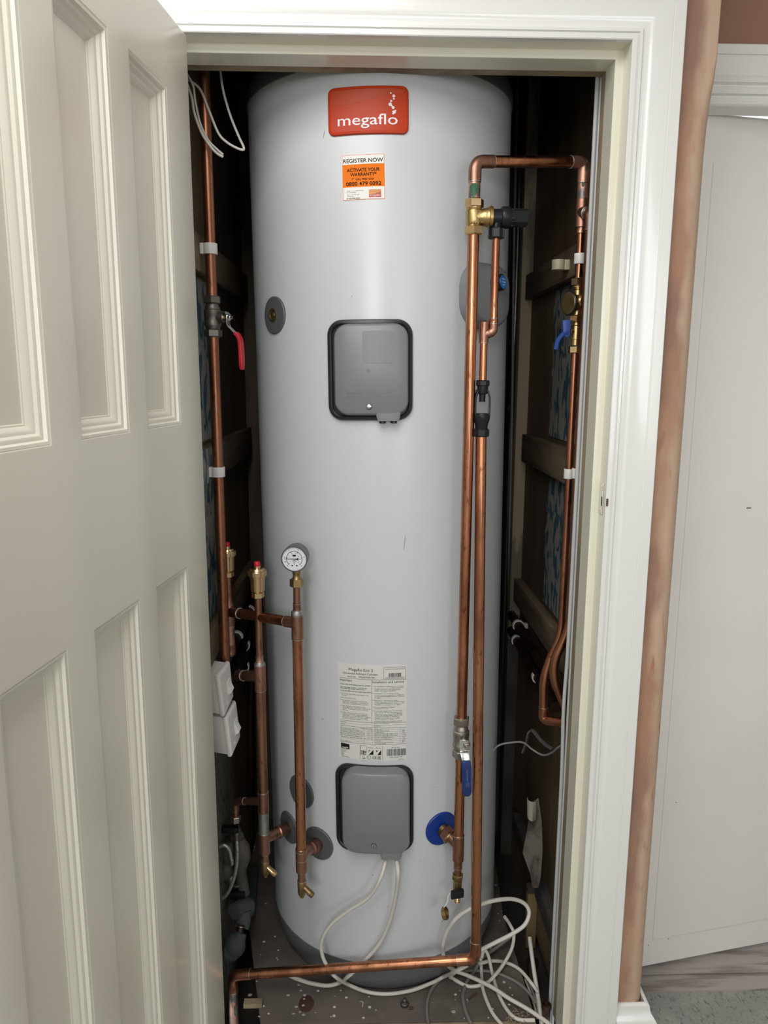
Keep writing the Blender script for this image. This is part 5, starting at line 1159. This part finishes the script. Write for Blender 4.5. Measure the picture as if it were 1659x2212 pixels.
# the heap at lower right
cable('cable_coil', [fz_(985, 2098, .010), P(968, 2085, Y=1.488), P(957, 2058, Y=1.492), P(962, 2022, Y=1.488), P(983, 1987, Y=1.482), P(1015, 1964, Y=1.484), P(1060, 1947, Y=1.50), P(1105, 1942, Y=1.53), P(1133, 1952, Y=1.54), P(1143, 1972, Y=1.535), P(1133, 1998, Y=1.525), P(1105, 2018, Y=1.515), P(1070, 2036, Y=1.505), P(1040, 2052, Y=1.50), P(1015, 2072, Y=1.50), fz_(985, 2098, .012), fz_(972, 2112, .006)], .0047, M_cable, 'thick white cable standing in a big loop behind the discharge pipe at lower right')
cable('cable_offcut', [fz_(975, 2095, .0152), fz_(1010, 2107, .0152), fz_(1060, 2131, .0152), fz_(1100, 2157, .0152), fz_(1140, 2180, .0152), fz_(1180, 2207, .0152), fz_(1195, 2222, .0152)], .0047, M_cable, 'thick white cable lying diagonally over the heap towards the bottom right corner')
cable('cable_offcut', [fz_(1038, 2060, .030), fz_(1040, 2100, .0075), fz_(1044, 2140, .0052), fz_(1062, 2185, .0052), fz_(1085, 2215, .0052)], .0042, M_cable, 'white cable falling in front of the heap to the bottom edge')
cable('cable_offcut', [fz_(1040, 2070, .030), fz_(1046, 2052, .040), fz_(1055, 2065, .034), fz_(1064, 2105, .0065), fz_(1078, 2150, .0052), fz_(1098, 2185, .0052), fz_(1120, 2202, .0052), fz_(1155, 2204, .0052)], .0042, M_cabled, 'white cable with brown paint spots under the diagonal cable')
cable('cable_offcut', [P(1090, 1980, Y=1.60), P(1102, 1998, Y=1.60), P(1110, 2018, Y=1.59), P(1105, 2050, Y=1.575), fz_(1086, 2085, .020), fz_(1068, 2108, .0125), fz_(1050, 2124, .0052), fz_(1015, 2131, .0052), fz_(985, 2118, .0052), fz_(968, 2104, .0060)], .0042, M_cable, 'white cable end sticking up behind the large loop')
cable('cable_offcut', [fz_(1035, 2082, .024), fz_(1060, 2076, .018), fz_(1092, 2079, .0085), fz_(1122, 2094, .0060), fz_(1148, 2124, .004), fz_(1161, 2142, -.012)], .0042, M_cable, 'white cable arching right into the trough by the right wall')
cable('grey_cable', [fz_(926, 2220, .0045), fz_(922, 2175, .0045), fz_(932, 2138, .0045), fz_(960, 2110, .0045), fz_(1000, 2099, .0045), fz_(1060, 2099, .0045), fz_(1110, 2118, .0045), fz_(1140, 2142, .0045), fz_(1156, 2165, .0045)], .0038, M_cableg, 'grey cable arching over the floor sheet under the white heap')
cable('grey_cable', [fz_(1022, 2220, .0045), fz_(1006, 2185, .0045), fz_(1000, 2150, .0045), fz_(1010, 2118, .0045), fz_(1024, 2100, .0050), fz_(1042, 2070, .018), fz_(1075, 2045, .020), fz_(1108, 2020, .045)], .0042, M_cableg, 'grey cable running up from the bottom edge beside the discharge pipe')
# pale sticks and cable stubs in the right-hand trough
cable('cable_stub', [P(1144, 2024, Y=1.60), P(1151, 2080, Y=1.56), P(1160, 2140, Y=1.515), P(1166, 2180, Y=1.482), P(1170, 2215, Y=1.455)], .0052, M_cabled, 'long pale cable stub leaning up out of the right-hand trough', n=4)
cable('cable_stub', [P(1134, 2114, Y=1.545), P(1146, 2145, Y=1.52), P(1156, 2178, Y=1.49), P(1161, 2200, Y=1.47)], .0026, M_stick, 'left of the two short pale stubs at the floor sheet edge', n=4)
cable('cable_stub', [P(1143, 2123, Y=1.560), P(1152, 2145, Y=1.54), P(1160, 2170, Y=1.515), P(1163, 2200, Y=1.49)], .0026, M_stick, 'right of the two short pale stubs at the floor sheet edge', n=4)
# twin grey cables down the back of the right jamb
for dx, lab in ((.4462, 'pale grey cable nearest the right jamb, full height'), (.4382, 'pale grey cable just inside the other one by the right jamb')):
    m = MB(); q = [V(dx, 1.4985, 2.31), V(dx, 1.4985, 1.2), V(dx - (.0 if dx > .442 else .0005), 1.499, .85), V(dx - (.0 if dx > .442 else .003), 1.500, .70), V(dx, 1.499, .5), V(dx, 1.4985, -.145)]
    m.tube(spline(q, 10), .0040, 12); top('twin_cable', m, M_cablelg, lab, 'cable')
# thin white cables looped at top left
Yt = 1.535
cable('bell_wire', [P(470, 100, Y=Yt + .03), P(474, 140, Y=Yt + .03), P(482, 195, Y=Yt + .025), P(497, 248, Y=Yt + .02), P(515, 293, Y=Yt + .015), P(526, 317, Y=Yt + .012), P(524.5, 323.5, Y=Yt + .011), P(512, 320, Y=Yt + .010), P(491, 308, Y=Yt + .008), P(472, 288, Y=Yt + .006), P(452, 240, Y=Yt + .002), P(436, 200, Y=Yt), P(424, 184, Y=Yt), P(406, 172, Y=Yt), P(395, 160, Y=Yt)], .0024, M_cable, 'thin white wire hanging in a deep loop at top left')
cable('bell_wire', [P(404, 160, Y=Yt - .006), P(417, 185, Y=Yt - .006), P(422, 220, Y=Yt - .006), P(433, 268, Y=Yt - .005), P(450, 303, Y=Yt - .004), P(468, 322, Y=Yt - .002), P(482, 334, Y=Yt)], .0022, M_cable, 'inner of two thin white wire ends crossing the left riser', n=6)
cable('bell_wire', [P(402, 176, Y=Yt - .012), P(414, 210, Y=Yt - .012), P(420, 245, Y=Yt - .012), P(436, 288, Y=Yt - .011), P(456, 318, Y=Yt - .009), P(470, 332, Y=Yt - .007), P(482, 339, Y=Yt - .005)], .0026, M_cable, 'outer of two thin white wire ends crossing the left riser', n=6)
# grey wires in the middle right
Yw = 1.66
cable('grey_wire', [P(1063, 1634, Y=Yw), P(1067, 1620, Y=Yw), P(1080, 1609, Y=Yw), P(1104, 1604, Y=Yw), P(1130, 1604, Y=Yw), P(1150, 1619, Y=Yw), P(1172, 1631, Y=Yw - .02), P(1190, 1627, Y=Yw - .05), P(1204, 1616, Y=Yw - .08), P(1216, 1607, Y=Yw - .10)], .0024, mat('slate_grey_sheath', (.20, .20, .20), .5), 'thin grey wire reaching from the right jamb to the cylinder flank')
m = MB(); flat_bar(m, [P(1129, 1626, Y=1.70), P(1137, 1605, Y=1.70), P(1142, 1582, Y=1.69), P(1147, 1577, Y=1.69), P(1153, 1580, Y=1.68), P(1166, 1597, Y=1.65), P(1180, 1610, Y=1.62), P(1192, 1617, Y=1.60)], .0095, .004, V(.8, .6, .2)); top('flat_grey_cable', m, mat('flat_grey_sheath', (.085, .085, .085), .55), 'flat grey twin cable bent over like a hook beside the right jamb', 'cable', bevel=.0012)
m = MB(); m.tube(spline([P(1119, 120, Y=2.255), P(1111, 500, Y=2.255), P(1109, 640, Y=2.255), P(1106, 900, Y=2.252), P(1100, 1200, Y=2.252), P(1099, 1500, Y=2.252), P(1100, 1800, Y=2.252), P(1104, 1930, Y=2.26)], 8), .0042, 10); top('grey_cable', m, mat('dusty_cable', (.17, .165, .155), .5), 'dusty grey cable hanging down the back right corner', 'cable')
# black painted flue strip in the back right corner
m = MB(); q = [P(1131, 120, Y=2.272), P(1119, 500, Y=2.272), P(1112, 700, Y=2.27), P(1100, 1000, Y=2.27), P(1090, 1300, Y=2.27), P(1085, 1452, Y=2.27)]
m.tube(spline(q, 6), .0165, 14); top('black_pipe', m, M_black, 'black tarred pipe leaning in the back right corner', 'pipe')

# ================================================================== torn paper, offcuts and small things
m = MB(); tp_ = []; o_ = [(1142, 1738), (1163, 1724), (1170, 1775), (1172, 1835), (1168, 1895), (1163, 1918), (1150, 1918), (1146, 1890), (1137, 1865), (1129, 1842), (1137, 1800), (1143, 1765)]
pts = [P(x, y, Y=1.70 + (1760 - y) * .00012) for x, y in o_]
m.rings([pts, [p + V(.001, .0018, 0) for p in pts]]); tw = top('torn_wallpaper', m, M_paperback, 'torn strip of old wallpaper hanging off the lower right wall', 'wallpaper')
m = MB(); rings = []
for k in range(10):
    a = -.6 + 3.6 * k / 9; c_ = lerp(P(1149, 1745, Y=1.685), P(1152, 1760, Y=1.68), 0)
    rings.append([P(1149, 1726, Y=1.684) + V(-.011 * math.cos(a) * 1.1, -.014 * math.sin(a), .0), P(1148, 1765, Y=1.68) + V(-.0095 * math.cos(a) * 1.1, -.012 * math.sin(a), -.004 * math.sin(a))])
rings2 = [r + [q + V(.0012, .0008, 0) for q in reversed(r)] for r in rings]
m.rings(rings2); obj('paper_curl', m, M_papercurl, tw, smooth=60)
m = MB(); a = fz_(546, 2172, 0); b = MB(); b.box(-.020, .022, -.009, .009, .0004, .010); m.add([a + v for v in b.v], b.f)
ow = top('wood_offcut', m, M_wood, 'small ridged wood offcut beside the left floor elbow', 'offcut', bevel=.001)
for k in range(5):
    m = MB(); m.box(a.x - .0198, a.x + .0218, a.y - .0078 + k * .0036, a.y - .0062 + k * .0036, a.z + .0095, a.z + .0112); obj('ridge', m, M_wood, ow)
for (px, py, l, ang, w) in ((782, 2170, .016, 1.2, .0035),):
    p = fz_(px, py, 0); m = MB(); flat_bar(m, spline([p + V(-.004, .008, .001), p + V(.002, .003, .003), p + V(.001, -.008, .0012)], 4), .0035, .0008, V(.9, .3, .3)); top('plastic_paring', m, M_papercurl, 'curled white paring lying on the floor sheet', 'paring')
p = fz_(874, 2172, 0)
bt = thing('brass_plug', 'dull ribbed brass plug standing on the floor sheet in front of the cylinder', 'plug', p)
m = MB(); m.lathe(p, VZ, [(0, .0085), (.0015, .0092), (.007, .0092), (.008, .0075), (.0085, .0045), (.012, .0040), (.0135, .0052), (.016, .0050), (.017, .0036)], 20); obj('plug_body', m, M_nickeld, bt)
for k in range(14):
    a_ = 2 * PI * k / 14; m = MB(); q = p + V(.0092 * math.cos(a_), .0092 * math.sin(a_), 0); m.tube([q + V(0, 0, .0018), q + V(0, 0, .0068)], .0009, 5); obj('rib', m, M_nickeld, bt)
p = fz_(888, 2180, 0); m = MB(); lump(m, p + V(0, 0, .0028), .0042, (1.2, .8, .65), 7, .2); top('rust_flake', m, M_stain, 'dark rusty flake beside the brass plug', 'debris')
m = MB(); a, b = fz_(1012, 2160, .003), fz_(1031, 2144, .003); m.tube([a, lerp(a, b, .5) + V(0, .0006, .001), b], .0016, 6); top('twig', m, M_stain, 'thin brown splinter on the floor sheet among the cables', 'debris')
rd = random.Random(5)
m = MB()
for k in range(60):
    px, py = rd.gauss(1112, 13), rd.gauss(2196, 8); q = fz_(px, py, .002 + rd.random() * .004); d_ = V(rd.uniform(-1, 1), rd.uniform(-1, 1), rd.uniform(-.2, .3)) * .008
    m.tube([q, q + d_ * .5 + V(0, 0, .002), q + d_], .0007, 4)
o = top('wood_shavings', m, M_wood, 'tuft of shavings and dust caught under the cables at bottom right', 'debris', smooth=0); o['kind'] = 'stuff'
# dark conduit stubs down in the right trough
m = MB(); m.lathe(P(1150, 2085, Y=1.62), VZ, [(-.10, .013), (.0, .013), (.002, .0155), (.012, .0155), (.013, .011), (.006, .010)], 18); top('conduit_stub', m, M_cuold, 'dark pipe stub with a collar deep in the right-hand trough', 'pipe')
m = MB(); m.lathe(P(1180, 2178, Y=1.47), VZ, [(-.07, .010), (.0, .010), (.002, .0115), (.010, .0115), (.011, .008), (.006, .007)], 18); top('conduit_stub', m, M_cuold, 'short dark pipe stub at the foot of the right jamb', 'pipe')

# repeats share a group phrase
for o in S.objects:
    if o.parent or 'category' not in o: continue
    g = {'pipe_clip': 'plastic pipe clips on the cupboard walls', 'cable_offcut': 'white cables heaped at lower right', 'twin_cable': 'pale cables down the right jamb', 'bell_wire': 'thin white wires at top left',
         'old_pipe': 'old dark pipes along the cupboard walls', 'power_flex': 'white flexes from the lower cover', 'braided_hose': 'braided hoses at lower left', 'cable_stub': 'pale stubs in the right-hand trough',
         'conduit_stub': 'dark pipe stubs in the right-hand trough', 'grey_cable': 'grey cables inside the cupboard'}.get(o.name.split('.')[0])
    if g: o['group'] = g
